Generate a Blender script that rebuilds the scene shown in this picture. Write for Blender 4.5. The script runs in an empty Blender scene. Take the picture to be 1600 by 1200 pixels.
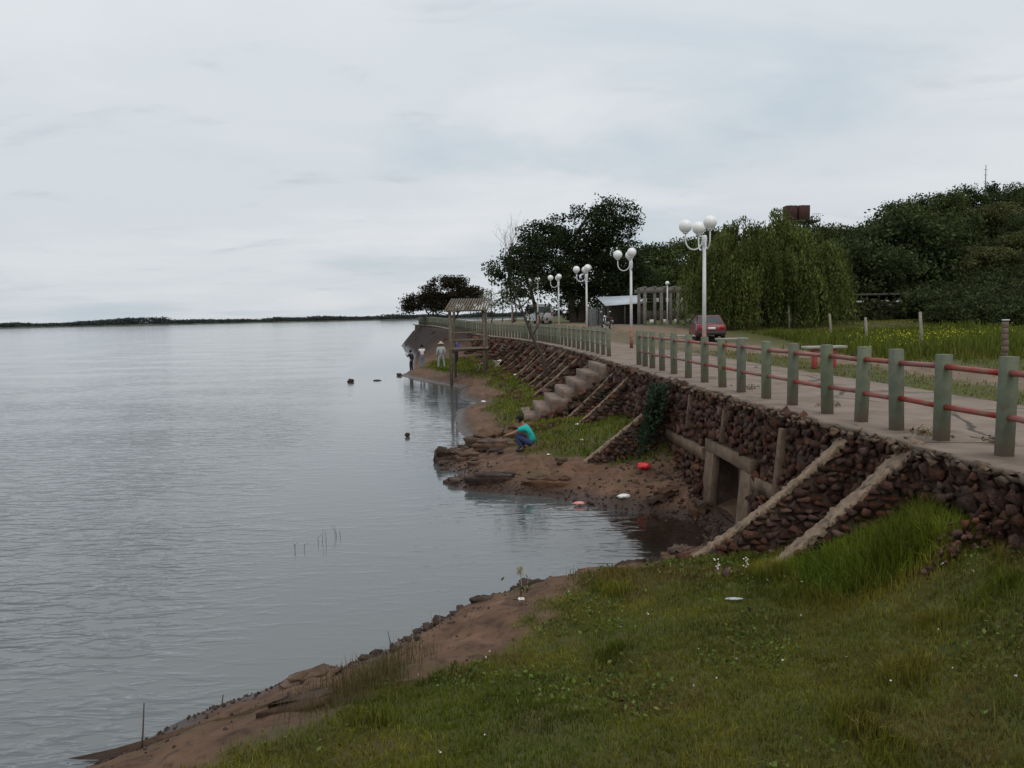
import bpy, bmesh, math, random
import numpy as np
from mathutils import Vector, Matrix, Euler

R = math.radians
sc = bpy.context.scene
col = sc.collection
random.seed(11)
rng = np.random.default_rng(11)

# ------------------------------------------------------------------ camera, sky, sun, exposure
EYE = 4.2
cam_d = bpy.data.cameras.new('camera')
cam_d.sensor_width = 36.0
cam_d.lens = 28.0
cam_d.clip_start = 0.1
cam_d.clip_end = 20000
cam = bpy.data.objects.new('camera', cam_d)
col.objects.link(cam)
cam.location = (0, 0, EYE)
cam.rotation_euler = (Matrix.Rotation(R(90 - 4.92), 3, 'X') @ Matrix.Rotation(R(-1.1), 3, 'Z')).to_euler()
sc.camera = cam

SUN_EL, SUN_AZ = R(60), R(150)        # behind the camera, a little inland
world = bpy.data.worlds.new('World')
sc.world = world
world.use_nodes = True
wn, wl = world.node_tree.nodes, world.node_tree.links
wn.clear()


def wnode(t, **k):
    n = wn.new(t)
    for a, b in k.items():
        setattr(n, a, b)
    return n


wo = wnode('ShaderNodeOutputWorld')
bg = wnode('ShaderNodeBackground')
bg.inputs['Strength'].default_value = 0.1
sky = wnode('ShaderNodeTexSky', sky_type='NISHITA')
sky.sun_disc = False
sky.sun_elevation = SUN_EL
sky.sun_rotation = SUN_AZ
sky.dust_density = 3.0
tc = wnode('ShaderNodeTexCoord')
sep = wnode('ShaderNodeSeparateXYZ')
wl.new(tc.outputs['Generated'], sep.inputs[0])
zc = wnode('ShaderNodeMath', operation='MAXIMUM')
wl.new(sep.outputs['Z'], zc.inputs[0])
zc.inputs[1].default_value = 0.0
za = wnode('ShaderNodeMath', operation='ADD')
wl.new(zc.outputs[0], za.inputs[0])
za.inputs[1].default_value = 0.16
dx = wnode('ShaderNodeMath', operation='DIVIDE')
dy = wnode('ShaderNodeMath', operation='DIVIDE')
wl.new(sep.outputs['X'], dx.inputs[0]); wl.new(za.outputs[0], dx.inputs[1])
wl.new(sep.outputs['Y'], dy.inputs[0]); wl.new(za.outputs[0], dy.inputs[1])
cmb = wnode('ShaderNodeCombineXYZ')
wl.new(dx.outputs[0], cmb.inputs[0]); wl.new(dy.outputs[0], cmb.inputs[1])


def cloud_noise(scale, detail, lo, hi, off, stretch=(1, 1, 1)):
    mp = wnode('ShaderNodeMapping')
    mp.inputs['Location'].default_value = off
    mp.inputs['Scale'].default_value = stretch
    wl.new(cmb.outputs[0], mp.inputs[0])
    n = wnode('ShaderNodeTexNoise')
    n.inputs['Scale'].default_value = scale
    n.inputs['Detail'].default_value = detail
    n.inputs['Roughness'].default_value = 0.55
    n.inputs['Distortion'].default_value = 0.4
    wl.new(mp.outputs[0], n.inputs['Vector'])
    r = wnode('ShaderNodeMapRange', interpolation_type='SMOOTHSTEP')
    r.inputs['From Min'].default_value = lo
    r.inputs['From Max'].default_value = hi
    wl.new(n.outputs['Fac'], r.inputs['Value'])
    return r.outputs[0]


def wmix(a, b, fac):
    m = wnode('ShaderNodeMix', data_type='RGBA')
    for s, v in ((m.inputs[6], a), (m.inputs[7], b)):
        if isinstance(v, tuple):
            s.default_value = (*v, 1)
        else:
            wl.new(v, s)
    if isinstance(fac, float):
        m.inputs[0].default_value = fac
    else:
        wl.new(fac, m.inputs[0])
    return m.outputs[2]


c_thin, c_mid, c_bright = (6.1, 6.95, 7.6), (7.35, 7.85, 8.3), (8.6, 8.8, 9.05)
c1 = wmix(c_thin, c_mid, cloud_noise(0.6, 6, 0.30, 0.52, (2.2, 7.1, 0), (1, 1.3, 1)))
c2 = wmix(c1, c_bright, cloud_noise(0.7, 7, 0.40, 0.75, (5.0, 1.3, 0), (1, 1.4, 1)))
c3 = wmix(c2, (6.1, 6.7, 7.25), cloud_noise(1.8, 5, 0.56, 0.82, (0.6, 3.0, 0), (1, 1.9, 1)))
# an overcast dome is brightest overhead
lum = wnode('ShaderNodeMath', operation='MULTIPLY_ADD')
wl.new(zc.outputs[0], lum.inputs[0]); lum.inputs[1].default_value = 0.26; lum.inputs[2].default_value = 0.88
c4 = wnode('ShaderNodeVectorMath', operation='SCALE')
wl.new(c3, c4.inputs[0]); wl.new(lum.outputs[0], c4.inputs['Scale'])
fin = wmix(sky.outputs[0], c4.outputs[0], 0.94)
wl.new(fin, bg.inputs['Color'])
wl.new(bg.outputs[0], wo.inputs[0])

sd_ = bpy.data.lights.new('sun', 'SUN')
sd_.energy = 0.9
sd_.angle = R(35)
sd_.color = (1.0, 0.92, 0.8)
sun = bpy.data.objects.new('sun', sd_)
col.objects.link(sun)
sun.rotation_euler = Vector((math.sin(SUN_AZ) * math.cos(SUN_EL), math.cos(SUN_AZ) * math.cos(SUN_EL), math.sin(SUN_EL))).to_track_quat('Z', 'Y').to_euler()
sun.location = (0, 0, 60)

sc.view_settings.view_transform = 'Standard'
sc.view_settings.look = 'None'
sc.view_settings.gamma = 1
sc.view_settings.exposure = 0.0
sc.view_settings.use_curve_mapping = False
sc.render.engine = 'CYCLES'
sc.cycles.max_bounces = 6
sc.cycles.transparent_max_bounces = 6


# ------------------------------------------------------------------ numeric helpers
def ss(t):
    t = np.clip(t, 0, 1)
    return t * t * (3 - 2 * t)


def _h(ix, iy, s):
    n = (ix.astype(np.int64) * 374761393 + iy.astype(np.int64) * 668265263 + s * 1274126177) & 0x7fffffff
    n = ((n ^ (n >> 13)) * 1274126177) & 0x7fffffff
    n = n ^ (n >> 16)
    return (n & 0xffff) / 65535.0


def vn(x, y, s=0):
    x = np.asarray(x, float); y = np.asarray(y, float)
    ix, iy = np.floor(x), np.floor(y)
    fx, fy = x - ix, y - iy
    fx = fx * fx * (3 - 2 * fx); fy = fy * fy * (3 - 2 * fy)
    a = _h(ix, iy, s); b = _h(ix + 1, iy, s); c = _h(ix, iy + 1, s); d = _h(ix + 1, iy + 1, s)
    return (a * (1 - fx) + b * fx) * (1 - fy) + (c * (1 - fx) + d * fx) * fy


def fbm(x, y, s=0, o=4):
    r, a = 0, 0.5
    for i in range(o):
        r = r + a * (vn(x, y, s + i * 17) - 0.5)
        x = np.asarray(x) * 2.03 + 3.1; y = np.asarray(y) * 2.03 + 1.7; a *= 0.5
    return r


# fence line (river side of the promenade) as X over Y
_FY = np.array([-14, 5, 8.55, 10.6, 12.3, 14.6, 17, 19.7, 22.3, 25, 30, 36, 42.5, 50, 57, 65, 80, 100, 113, 122])
_FX = np.array([6.2, 5.62, 5.34, 5.14, 4.9, 4.7, 4.5, 4.35, 4.2, 4.0, 3.72, 3.3, 2.7, 1.75, 0.55, -1.4, -4.9, -9.6, -13, -15.5])
_gy = np.arange(-14, 122, 0.25)
_gx = np.interp(_gy, _FY, _FX)
_k = np.ones(13) / 13
_gx[6:-6] = np.convolve(_gx, _k, 'valid')


def FX(y):
    return np.interp(y, _gy, _gx)


LEDGE = 0.42


def WX(y):
    return FX(y) - LEDGE


def PZ(y):
    """level of the promenade"""
    return 2.58 + 0.6 * ss((np.asarray(y, float) - 62) / 45)


SHORE = np.array([(-16, -30), (-11, -8), (-7.5, 3), (-5.2, 6.0), (-4.39, 6.92), (-4.09, 7.24), (-3.65, 7.78), (-3.33, 8.3), (-2.85, 8.8),
                  (-2.36, 9.19), (-1.97, 9.52), (-1.57, 10.09), (-.96, 10.84), (-.44, 11.57), (.14, 12.1), (.75, 12.33), (1.51, 12.7), (2.11, 13.17),
                  (3.05, 13.75), (3.72, 14.55), (3.62, 15.55), (2.95, 16.35), (1.9, 16.95), (.84, 18.09), (-.35, 18.53), (-1.3, 19.1),
                  (-1.67, 19.87), (-1.51, 21.08), (-2.02, 22.04), (-2.31, 23.27), (-2.25, 24.71), (-1.42, 26.25), (-2.05, 29.3),
                  (-2.32, 31.47), (-2.49, 35.83), (-1.41, 38.28), (-2.72, 40.92), (-2.95, 46.81), (-3.66, 48.25), (-5.93, 52.59),
                  (-7.16, 55.62), (-8.12, 57.65), (-8.01, 62.29), (-10.14, 81.73), (-15.6, 114.4), (-16.6, 120), (-14, 126)])
_POLY = np.vstack([SHORE, [(60, 126), (60, -30)]])


def shore_sd(x, y):
    x = np.asarray(x, float).ravel(); y = np.asarray(y, float).ravel()
    d = np.full(x.shape, 1e9)
    for (ax, ay), (bx, by) in zip(SHORE[:-1], SHORE[1:]):
        vx, vy = bx - ax, by - ay
        t = np.clip(((x - ax) * vx + (y - ay) * vy) / (vx * vx + vy * vy), 0, 1)
        d = np.minimum(d, np.hypot(x - ax - t * vx, y - ay - t * vy))
    ins = np.zeros(x.shape, bool)
    n = len(_POLY)
    for i in range(n):
        ax, ay = _POLY[i]; bx, by = _POLY[(i + 1) % n]
        if ay == by:
            continue
        c = ((ay > y) != (by > y)) & (x < (bx - ax) * (y - ay) / (by - ay) + ax)
        ins ^= c
    return np.where(ins, d, -d)


def shore_h(x, y):
    shp = np.shape(x)
    x = np.asarray(x, float).ravel(); y = np.asarray(y, float).ravel()
    sd = shore_sd(x, y)
    sdn = sd + fbm(x * 1.3, y * 1.3, 3) * 0.5 * ss(sd / 0.5 + 1)
    a = np.where(y < 16, 1.15, 1.15 - 0.35 * ss((y - 16) / 5))
    h = np.where(sd > 0, a * (1 - np.exp(-np.maximum(sdn, 0) / 2.7)), np.maximum(sd * 0.16, -1.6))
    # eroded little scarps along the bank
    sc1 = ss((sdn - 0.55 - 0.8 * fbm(x * 0.7, y * 0.7, 9)) / 0.10)
    h = h + np.where(sd > 0, 0.10 * sc1 * ss(vn(x * 0.4, y * 0.4, 21) * 2 - 0.5), 0)
    sc2 = ss((sdn - 1.5 - 1.4 * fbm(x * 0.6, y * 0.6, 19)) / 0.14)
    h = h + np.where(sd > 0, 0.07 * sc2, 0)
    h = h + np.where(sd > 0, fbm(x * 1.1, y * 1.1, 5) * 0.16 * ss(sd / 0.8) + fbm(x * 4, y * 4, 7, 3) * 0.10 * ss(sd / 0.4), 0)
    # the grassed bank rises towards the photographer's own feet and along the wall foot
    h = h + ss((4.6 - y) / 4.2) * np.maximum(2.58 - h, 0) * ss(sd / 3)
    h = h + 0.22 * ss((x - WX(y) + 1.5) / 1.5) * ss((sd - 1.0) / 2)
    h = h + .50 * ss((x - 2.7) / 2.2) * ss((10.1 - y) / 1.6) * ss((y - 1) / 3)
    # headland: steep stone slope
    hl = ss((y - 66) / 12)
    h = h * (1 - hl) + hl * np.where(sd > 0, np.minimum(sd * 1.2, 2.9), np.maximum(sd * 0.3, -1.6))
    return h.reshape(shp)


def hill(x, y):
    return 12.5 * ss(((x - 15) * 0.8 + (y - 47) * 0.35 - 17) / 62)


def up_h(x, y):
    x = np.asarray(x, float); y = np.asarray(y, float)
    d = x - FX(np.minimum(y, 121))
    z = PZ(y) - 0.03 + 0.8 * ss((y - 36) / 18) * ss((d - 3.0) / 5) * (1 - 0.6 * ss((y - 62) / 45))
    z = z + hill(x, y) * ss((d - 9) / 12)
    z = z + fbm(x * 0.5, y * 0.5, 31) * 0.16 * ss((d - 3.6) / 2)
    return z


def up1(x, y):
    return float(up_h(np.array([x]), np.array([y]))[0])


_hx, _hy = np.arange(-19, 9, .1), np.arange(-12, 124, .1)
_HG = shore_h(*np.meshgrid(_hx, _hy))


def sh1(x, y):
    """height of the low bank at one point (bilinear lookup)"""
    u = min(max((x + 19) / .1, 0), len(_hx) - 2.001); v = min(max((y + 12) / .1, 0), len(_hy) - 2.001)
    i, j = int(u), int(v); u -= i; v -= j
    return float((_HG[j, i] * (1 - u) + _HG[j, i + 1] * u) * (1 - v) + (_HG[j + 1, i] * (1 - u) + _HG[j + 1, i + 1] * u) * v)


# ------------------------------------------------------------------ mesh helpers
def np_mesh(name, verts, faces, mat=None, tint=None, smooth=False, attrs=None, mats=None, mat_idx=None):
    """faces: (n,3) or (n,4) array or list of such arrays"""
    me = bpy.data.meshes.new(name)
    verts = np.asarray(verts, np.float32).reshape(-1, 3)
    if not isinstance(faces, list):
        faces = [faces]
    faces = [np.asarray(f, np.int32) for f in faces if len(f)]
    loops = np.concatenate([f.ravel() for f in faces])
    tot = np.concatenate([np.full(len(f), f.shape[1], np.int32) for f in faces])
    start = np.concatenate([[0], np.cumsum(tot)[:-1]]).astype(np.int32)
    me.vertices.add(len(verts)); me.vertices.foreach_set('co', verts.ravel())
    me.loops.add(len(loops)); me.loops.foreach_set('vertex_index', loops)
    me.polygons.add(len(tot)); me.polygons.foreach_set('loop_start', start)
    me.polygons.foreach_set('loop_total', tot)
    if smooth:
        me.polygons.foreach_set('use_smooth', np.ones(len(tot), bool))
    if mats:
        for m in mats:
            me.materials.append(m)
        if mat_idx is not None:
            me.polygons.foreach_set('material_index', np.asarray(mat_idx, np.int32))
    elif mat:
        me.materials.append(mat)
    me.update(calc_edges=True)
    if tint is not None:
        a = me.attributes.new('tint', 'FLOAT_COLOR', 'POINT')
        t = np.ones((len(verts), 4), np.float32); t[:, :3] = tint
        a.data.foreach_set('color', t.ravel())
    if attrs:
        for k, v in attrs.items():
            a = me.attributes.new(k, 'FLOAT', 'POINT')
            a.data.foreach_set('value', np.asarray(v, np.float32).ravel())
    me.validate()
    return me


class MB:
    """collects shapes into one mesh"""
    def __init__(s):
        s.v = []; s.q = []; s.t = []; s.n = 0

    def add(s, v, quads=None, tris=None):
        v = np.asarray(v, float).reshape(-1, 3)
        if quads is not None and len(quads):
            s.q.append(np.asarray(quads) + s.n)
        if tris is not None and len(tris):
            s.t.append(np.asarray(tris) + s.n)
        s.v.append(v); s.n += len(v)
        return s

    def box(s, c, d, rz=0, rot=None, taper=1.0):
        x, y, z = [k / 2 for k in d]
        v = np.array([(-x, -y, -z), (x, -y, -z), (x, y, -z), (-x, y, -z), (-x * taper, -y * taper, z), (x * taper, -y * taper, z), (x * taper, y * taper, z), (-x * taper, y * taper, z)])
        if rot is None:
            rot = Matrix.Rotation(rz, 3, 'Z')
        v = v @ np.array(rot).T + np.array(c)
        return s.add(v, [(0, 3, 2, 1), (4, 5, 6, 7), (0, 1, 5, 4), (1, 2, 6, 5), (2, 3, 7, 6), (3, 0, 4, 7)])

    def bbox(s, c, d, b=0.01, rz=0, rot=None):
        """box with chamfered edges"""
        bm = bmesh.new()
        bmesh.ops.create_cube(bm, size=1)
        for v in bm.verts:
            v.co = Vector((v.co.x * d[0], v.co.y * d[1], v.co.z * d[2]))
        bmesh.ops.bevel(bm, geom=list(bm.edges), offset=b, segments=1, affect='EDGES')
        rot = Matrix.Rotation(rz, 3, 'Z') if rot is None else rot
        return s.bm(bm, rot, c)

    def bm(s, bm, rot=None, c=(0, 0, 0)):
        bm.verts.ensure_lookup_table(); bm.verts.index_update()
        bmesh.ops.triangulate(bm, faces=[f for f in bm.faces if len(f.verts) > 4])
        bm.verts.index_update()
        v = np.array([p.co[:] for p in bm.verts])
        if rot is not None:
            v = v @ np.array(rot).T
        v = v + np.array(c)
        q = [[a.index for a in f.verts] for f in bm.faces if len(f.verts) == 4]
        t = [[a.index for a in f.verts] for f in bm.faces if len(f.verts) == 3]
        bm.free()
        return s.add(v, q, t)

    def tube(s, pts, rad, n=8, cap=True):
        pts = np.asarray(pts, float)
        rad = np.broadcast_to(np.asarray(rad, float), (len(pts),))
        T = np.gradient(pts, axis=0)
        T /= np.linalg.norm(T, axis=1)[:, None] + 1e-9
        ref = np.array([0, 0, 1.0]) if abs(T[0][2]) < 0.9 else np.array([1.0, 0, 0])
        V = []
        u = np.cross(T[0], ref); u /= np.linalg.norm(u)
        for p, t, r in zip(pts, T, rad):
            u = u - t * np.dot(u, t); u /= np.linalg.norm(u) + 1e-9
            w = np.cross(t, u)
            a = np.arange(n) / n * 2 * math.pi
            V.append(p + r * (np.cos(a)[:, None] * u + np.sin(a)[:, None] * w))
        m = len(pts)
        i = np.arange(n); j = (i + 1) % n
        q = np.concatenate([np.stack([k * n + i, k * n + j, (k + 1) * n + j, (k + 1) * n + i], 1) for k in range(m - 1)])
        V = np.concatenate(V)
        tr = []
        if cap:
            V = np.vstack([V, pts[0], pts[-1]])
            tr = [(m * n, b, a) for a, b in zip(i, j)] + [(m * n + 1, (m - 1) * n + a, (m - 1) * n + b) for a, b in zip(i, j)]
        return s.add(V, q, tr)

    def lathe(s, prof, c=(0, 0, 0), n=16):
        V = []
        a = np.arange(n) / n * 2 * math.pi
        for r, z in prof:
            V.append(np.stack([r * np.cos(a), r * np.sin(a), np.full(n, z)], 1))
        m = len(prof); i = np.arange(n); j = (i + 1) % n
        q = np.concatenate([np.stack([k * n + i, k * n + j, (k + 1) * n + j, (k + 1) * n + i], 1) for k in range(m - 1)])
        return s.add(np.concatenate(V) + np.array(c), q)

    def sphere(s, c, r, n=16, m=10):
        r = np.broadcast_to(np.asarray(r, float), (3,))
        th = np.linspace(0, math.pi, m + 1)
        a = np.arange(n) / n * 2 * math.pi
        V = np.concatenate([np.stack([np.sin(t) * np.cos(a), np.sin(t) * np.sin(a), np.full(n, np.cos(t))], 1) for t in th]) * r + np.array(c)
        i = np.arange(n); j = (i + 1) % n
        q = np.concatenate([np.stack([k * n + i, (k + 1) * n + i, (k + 1) * n + j, k * n + j], 1) for k in range(m)])
        return s.add(V, q)

    def prism(s, poly, y0, y1):
        """polygon in (x,z) extruded along y"""
        n = len(poly)
        V = [(p[0], y0, p[1]) for p in poly] + [(p[0], y1, p[1]) for p in poly]
        q = [(i, (i + 1) % n, n + (i + 1) % n, n + i) for i in range(n)]
        t = [(0, i + 1, i) for i in range(1, n - 1)] + [(n, n + i, n + i + 1) for i in range(1, n - 1)]
        return s.add(V, q, t)

    def mesh(s, name, mat=None, smooth=False, **k):
        f = []
        if s.q: f.append(np.concatenate(s.q))
        if s.t: f.append(np.concatenate(s.t))
        return np_mesh(name, np.concatenate(s.v), f, mat, smooth=smooth, **k)

    def build(s, name, mat, parent=None, smooth=False, **k):
        return ob(name, s.mesh(name, mat, smooth, **k), parent)


def ob(name, me, parent=None, loc=(0, 0, 0), rz=0.0):
    o = bpy.data.objects.new(name, me)
    col.objects.link(o)
    o.location = loc
    o.rotation_euler = (0, 0, rz)
    if parent:
        o.parent = parent
    return o


def tag(o, label=None, cat=None, group=None, kind=None):
    if label: o['label'] = label
    if cat: o['category'] = cat
    if group: o['group'] = group
    if kind: o['kind'] = kind
    return o


def thing(name, label, cat, loc=(0, 0, 0), rz=0.0, group=None):
    o = ob(name, None, None, loc, rz)
    return tag(o, label, cat, group)


def dup(root, loc, rz=None, scale=None, label=None):
    r = root.copy(); col.objects.link(r)
    r.location = loc
    if rz is not None: r.rotation_euler = (0, 0, rz)
    if scale is not None: r.scale = scale if hasattr(scale, '__len__') else (scale,) * 3
    if label: r['label'] = label
    for ch in list(root.children):
        c = ch.copy(); col.objects.link(c); c.parent = r
        for g in list(ch.children):
            d = g.copy(); col.objects.link(d); d.parent = c
    return r


# ------------------------------------------------------------------ materials
def mat(name, c1, c2=None, scale=4.0, rough=0.8, bump=0.0, bscale=None, metal=0.0, detail=6, lo=0.35, hi=0.65, attr=False, island=0.0,
        stain=None, stain_scale=1.2, stain_lo=0.55, stain_hi=0.7, spec=0.35, coords='Object', transl=0.0, objrand=0.0, bdist=0.02):
    m = bpy.data.materials.new(name)
    m.use_nodes = True
    nt = m.node_tree; N, L = nt.nodes, nt.links
    b = N['Principled BSDF']
    b.inputs['Roughness'].default_value = rough
    b.inputs['Metallic'].default_value = metal
    b.inputs['Specular IOR Level'].default_value = spec
    t = N.new('ShaderNodeTexCoord')
    vec = t.outputs[coords]

    def noise(s, d=detail, seed=0.0):
        mp = N.new('ShaderNodeMapping'); mp.inputs['Location'].default_value = (seed, seed * 1.7, seed * .6)
        L.new(vec, mp.inputs[0])
        n = N.new('ShaderNodeTexNoise')
        n.inputs['Scale'].default_value = s; n.inputs['Detail'].default_value = d
        n.inputs['Roughness'].default_value = 0.6
        L.new(mp.outputs[0], n.inputs['Vector'])
        return n.outputs['Fac']

    def rng_(v, a, c):
        r = N.new('ShaderNodeMapRange'); r.inputs['From Min'].default_value = a; r.inputs['From Max'].default_value = c
        L.new(v, r.inputs['Value'])
        return r.outputs[0]

    def mix(a, c, f, blend='MIX'):
        x = N.new('ShaderNodeMix'); x.data_type = 'RGBA'; x.blend_type = blend
        for s_, v in ((x.inputs[6], a), (x.inputs[7], c)):
            if isinstance(v, tuple): s_.default_value = (*v, 1)
            else: L.new(v, s_)
        if isinstance(f, (int, float)): x.inputs[0].default_value = f
        else: L.new(f, x.inputs[0])
        return x.outputs[2]

    if attr:
        an = N.new('ShaderNodeAttribute'); an.attribute_name = 'tint'
        colr = an.outputs['Color']
        if c1 is not None:
            colr = mix(colr, c1, 1.0, 'MULTIPLY')
    else:
        colr = mix(c1, c2 or c1, rng_(noise(scale), lo, hi))
    if stain:
        colr = mix(colr, stain, rng_(noise(stain_scale, 5, 3.3), stain_lo, stain_hi))
    if island or objrand:
        g = N.new('ShaderNodeNewGeometry')
        v = g.outputs['Random Per Island']
        if objrand:
            oi = N.new('ShaderNodeObjectInfo')
            ad = N.new('ShaderNodeMath'); ad.operation = 'ADD'
            L.new(v, ad.inputs[0]); L.new(oi.outputs['Random'], ad.inputs[1])
            fr = N.new('ShaderNodeMath'); fr.operation = 'FRACT'
            L.new(ad.outputs[0], fr.inputs[0]); v = fr.outputs[0]
        k = max(island, objrand)
        r = N.new('ShaderNodeMapRange'); r.inputs['To Min'].default_value = 1 - k; r.inputs['To Max'].default_value = 1 + k
        L.new(v, r.inputs['Value'])
        hs = N.new('ShaderNodeHueSaturation')
        L.new(r.outputs[0], hs.inputs['Value']); L.new(colr, hs.inputs['Color'])
        r2 = N.new('ShaderNodeMapRange'); r2.inputs['To Min'].default_value = 1.25; r2.inputs['To Max'].default_value = 0.8
        w = N.new('ShaderNodeMath'); w.operation = 'MULTIPLY'; w.inputs[1].default_value = 7.31
        w2 = N.new('ShaderNodeMath'); w2.operation = 'FRACT'
        L.new(v, w.inputs[0]); L.new(w.outputs[0], w2.inputs[0]); L.new(w2.outputs[0], r2.inputs['Value'])
        L.new(r2.outputs[0], hs.inputs['Saturation'])
        colr = hs.outputs[0]
    L.new(colr, b.inputs['Base Color'])
    if bump:
        bp = N.new('ShaderNodeBump'); bp.inputs['Strength'].default_value = bump; bp.inputs['Distance'].default_value = bdist
        L.new(noise(bscale or scale * 6, 8, 1.1), bp.inputs['Height'])
        L.new(bp.outputs[0], b.inputs['Normal'])
    if transl:
        tr = N.new('ShaderNodeBsdfTranslucent'); L.new(colr, tr.inputs['Color'])
        mx = N.new('ShaderNodeMixShader'); mx.inputs[0].default_value = transl
        L.new(b.outputs[0], mx.inputs[1]); L.new(tr.outputs[0], mx.inputs[2])
        L.new(mx.outputs[0], N['Material Output'].inputs['Surface'])
    return m


m_stone = mat('stone_red_brown', (.056, .026, .018), (.122, .062, .044), 6, .92, 1.0, 14, island=.45, objrand=.45, stain=(.055, .05, .034), stain_scale=1.3, bdist=.03)
m_mortar = mat('mortar_earth', (.042, .025, .018), (.085, .053, .038), 5, .95, 1.0, 18, bdist=.03)
m_cap = mat('rough_concrete_cap', (.155, .108, .070), (.285, .205, .142), 7, .92, 1.0, 22, stain=(.06, .042, .032), stain_scale=5, stain_lo=.54, stain_hi=.68, bdist=.03)
m_conc = mat('old_concrete', (.13, .086, .056), (.21, .147, .10), 3, .9, .8, 18, stain=(.07, .046, .03), stain_scale=2.2)
m_step = mat('step_concrete', (.13, .092, .068), (.22, .165, .128), 3, .9, .6, 22, stain=(.15, .10, .085), stain_scale=2.5)
m_post = mat('sage_post_paint', (.100, .116, .078), (.148, .164, .115), 5, .75, .35, 40, objrand=.12, stain=(.16, .15, .10), stain_scale=4, stain_lo=.58, stain_hi=.75)
def grime(m, z0, z1, c):
    nt = m.node_tree; N, L = nt.nodes, nt.links
    b = N['Principled BSDF']; src = b.inputs['Base Color'].links[0].from_socket
    t = N.new('ShaderNodeTexCoord'); sp = N.new('ShaderNodeSeparateXYZ'); L.new(t.outputs['Object'], sp.inputs[0])
    oi = N.new('ShaderNodeObjectInfo'); va = N.new('ShaderNodeVectorMath'); L.new(t.outputs['Object'], va.inputs[0]); L.new(oi.outputs['Location'], va.inputs[1])
    n = N.new('ShaderNodeTexNoise'); n.inputs['Scale'].default_value = 7; n.inputs['Detail'].default_value = 7; L.new(va.outputs[0], n.inputs['Vector'])
    ad = N.new('ShaderNodeMath'); ad.operation = 'MULTIPLY_ADD'; L.new(n.outputs['Fac'], ad.inputs[0]); ad.inputs[1].default_value = -.5; L.new(sp.outputs['Z'], ad.inputs[2])
    r = N.new('ShaderNodeMapRange'); r.inputs['From Min'].default_value = z0 - .25; r.inputs['From Max'].default_value = z1 - .25; r.inputs['To Min'].default_value = 1; r.inputs['To Max'].default_value = 0
    L.new(ad.outputs[0], r.inputs['Value'])
    # chipped flakes
    r2 = N.new('ShaderNodeMapRange'); r2.inputs['From Min'].default_value = .64; r2.inputs['From Max'].default_value = .68; L.new(n.outputs['Fac'], r2.inputs['Value'])
    mx = N.new('ShaderNodeMath'); mx.operation = 'MAXIMUM'; L.new(r.outputs[0], mx.inputs[0]); L.new(r2.outputs[0], mx.inputs[1])
    x = N.new('ShaderNodeMix'); x.data_type = 'RGBA'; L.new(src, x.inputs[6]); x.inputs[7].default_value = (*c, 1); L.new(mx.outputs[0], x.inputs[0])
    L.new(x.outputs[2], b.inputs['Base Color'])


grime(m_post, .02, .28, (.13, .098, .07))
m_rail = mat('worn_red_rail_paint', (.27, .045, .038), (.33, .07, .058), 6, .5, .2, 60, stain=(.22, .12, .095), stain_scale=2.2, stain_lo=.50, stain_hi=.64, objrand=.15)
m_rail_far = mat('dull_rail_paint', (.14, .10, .075), (.20, .15, .11), 6, .6, .2, 60, objrand=.15)
m_white = mat('white_lamp_paint', (.62, .63, .62), (.74, .75, .74), 3, .45, .1, 50)
m_rust = mat('rust_base_paint', (.20, .085, .06), (.34, .2, .15), 5, .8, .4, 40)
m_globe = mat('opal_globe', (.80, .80, .78), (.86, .86, .85), 2, .25, 0, spec=.5)
m_bark = mat('dark_bark', (.045, .035, .028), (.085, .066, .05), 6, .95, .8, 30)
m_leaf = mat('leaf', (1, 1, 1), attr=True, rough=.8, spec=.08, transl=.22)
m_grass = mat('grass_blade', (1, 1, 1), attr=True, rough=.75, spec=.1, transl=.25)
m_rock = mat('shore_rock', (.036, .023, .017), (.082, .052, .038), 4, .85, .9, 14, objrand=.35, island=.35, bdist=.03)
m_slab = mat('sandstone_ledge', (.068, .041, .027), (.135, .083, .056), 3.5, .9, 1.0, 9, objrand=.12, bdist=.03)
m_wood = mat('grey_wood', (.10, .082, .056), (.165, .135, .098), 6, .85, .5, 40)
m_dwood = mat('dark_wood', (.06, .05, .042), (.10, .085, .07), 6, .9, .5, 40)
m_dark = mat('dark_void', (.015, .013, .012), (.022, .02, .018), 3, .9)
m_black = mat('black_plastic', (.018, .018, .02), (.03, .03, .032), 8, .5)
m_tyre = mat('tyre_rubber', (.02, .02, .02), (.035, .033, .03), 8, .85)
m_chrome = mat('chrome', (.6, .6, .6), (.7, .7, .7), 8, .2, metal=.9)
m_red = mat('car_red_paint', (.12, .009, .014), (.15, .013, .018), 4, .28, spec=.5)
m_glass = mat('tinted_glass', (.02, .024, .026), (.03, .034, .036), 3, .06, spec=.6)
m_tail = mat('tail_lens', (.30, .01, .01), (.4, .02, .015), 10, .2)
m_vanw = mat('van_white_paint', (.6, .62, .62), (.68, .7, .7), 3, .35, spec=.5)
m_iron = mat('roof_sheet', (.36, .40, .44), (.46, .50, .54), 2, .5, .3, 20)
m_tank = mat('tank_rust', (.045, .018, .015), (.07, .028, .022), 3, .8, .4, 20)
m_bred = mat('bench_red_paint', (.38, .05, .05), (.45, .09, .08), 6, .6, .3, 40)
m_bag = mat('red_plastic', (.62, .02, .03), (.7, .05, .06), 9, .35, .3, 30)
m_pink = mat('pink_plastic', (.75, .2, .2), (.8, .35, .33), 9, .4)
m_litter = mat('white_litter', (.65, .65, .64), (.8, .8, .79), 9, .5)
m_skin = mat('skin', (.24, .125, .08), (.29, .155, .10), 9, .55)
m_hair = mat('black_hair', (.008, .007, .006), (.016, .013, .011), 60, .75, .4, 120, spec=.08)
m_teal = mat('teal_cloth', (.01, .36, .33), (.015, .43, .39), 9, .85, .3, 30)
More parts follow.
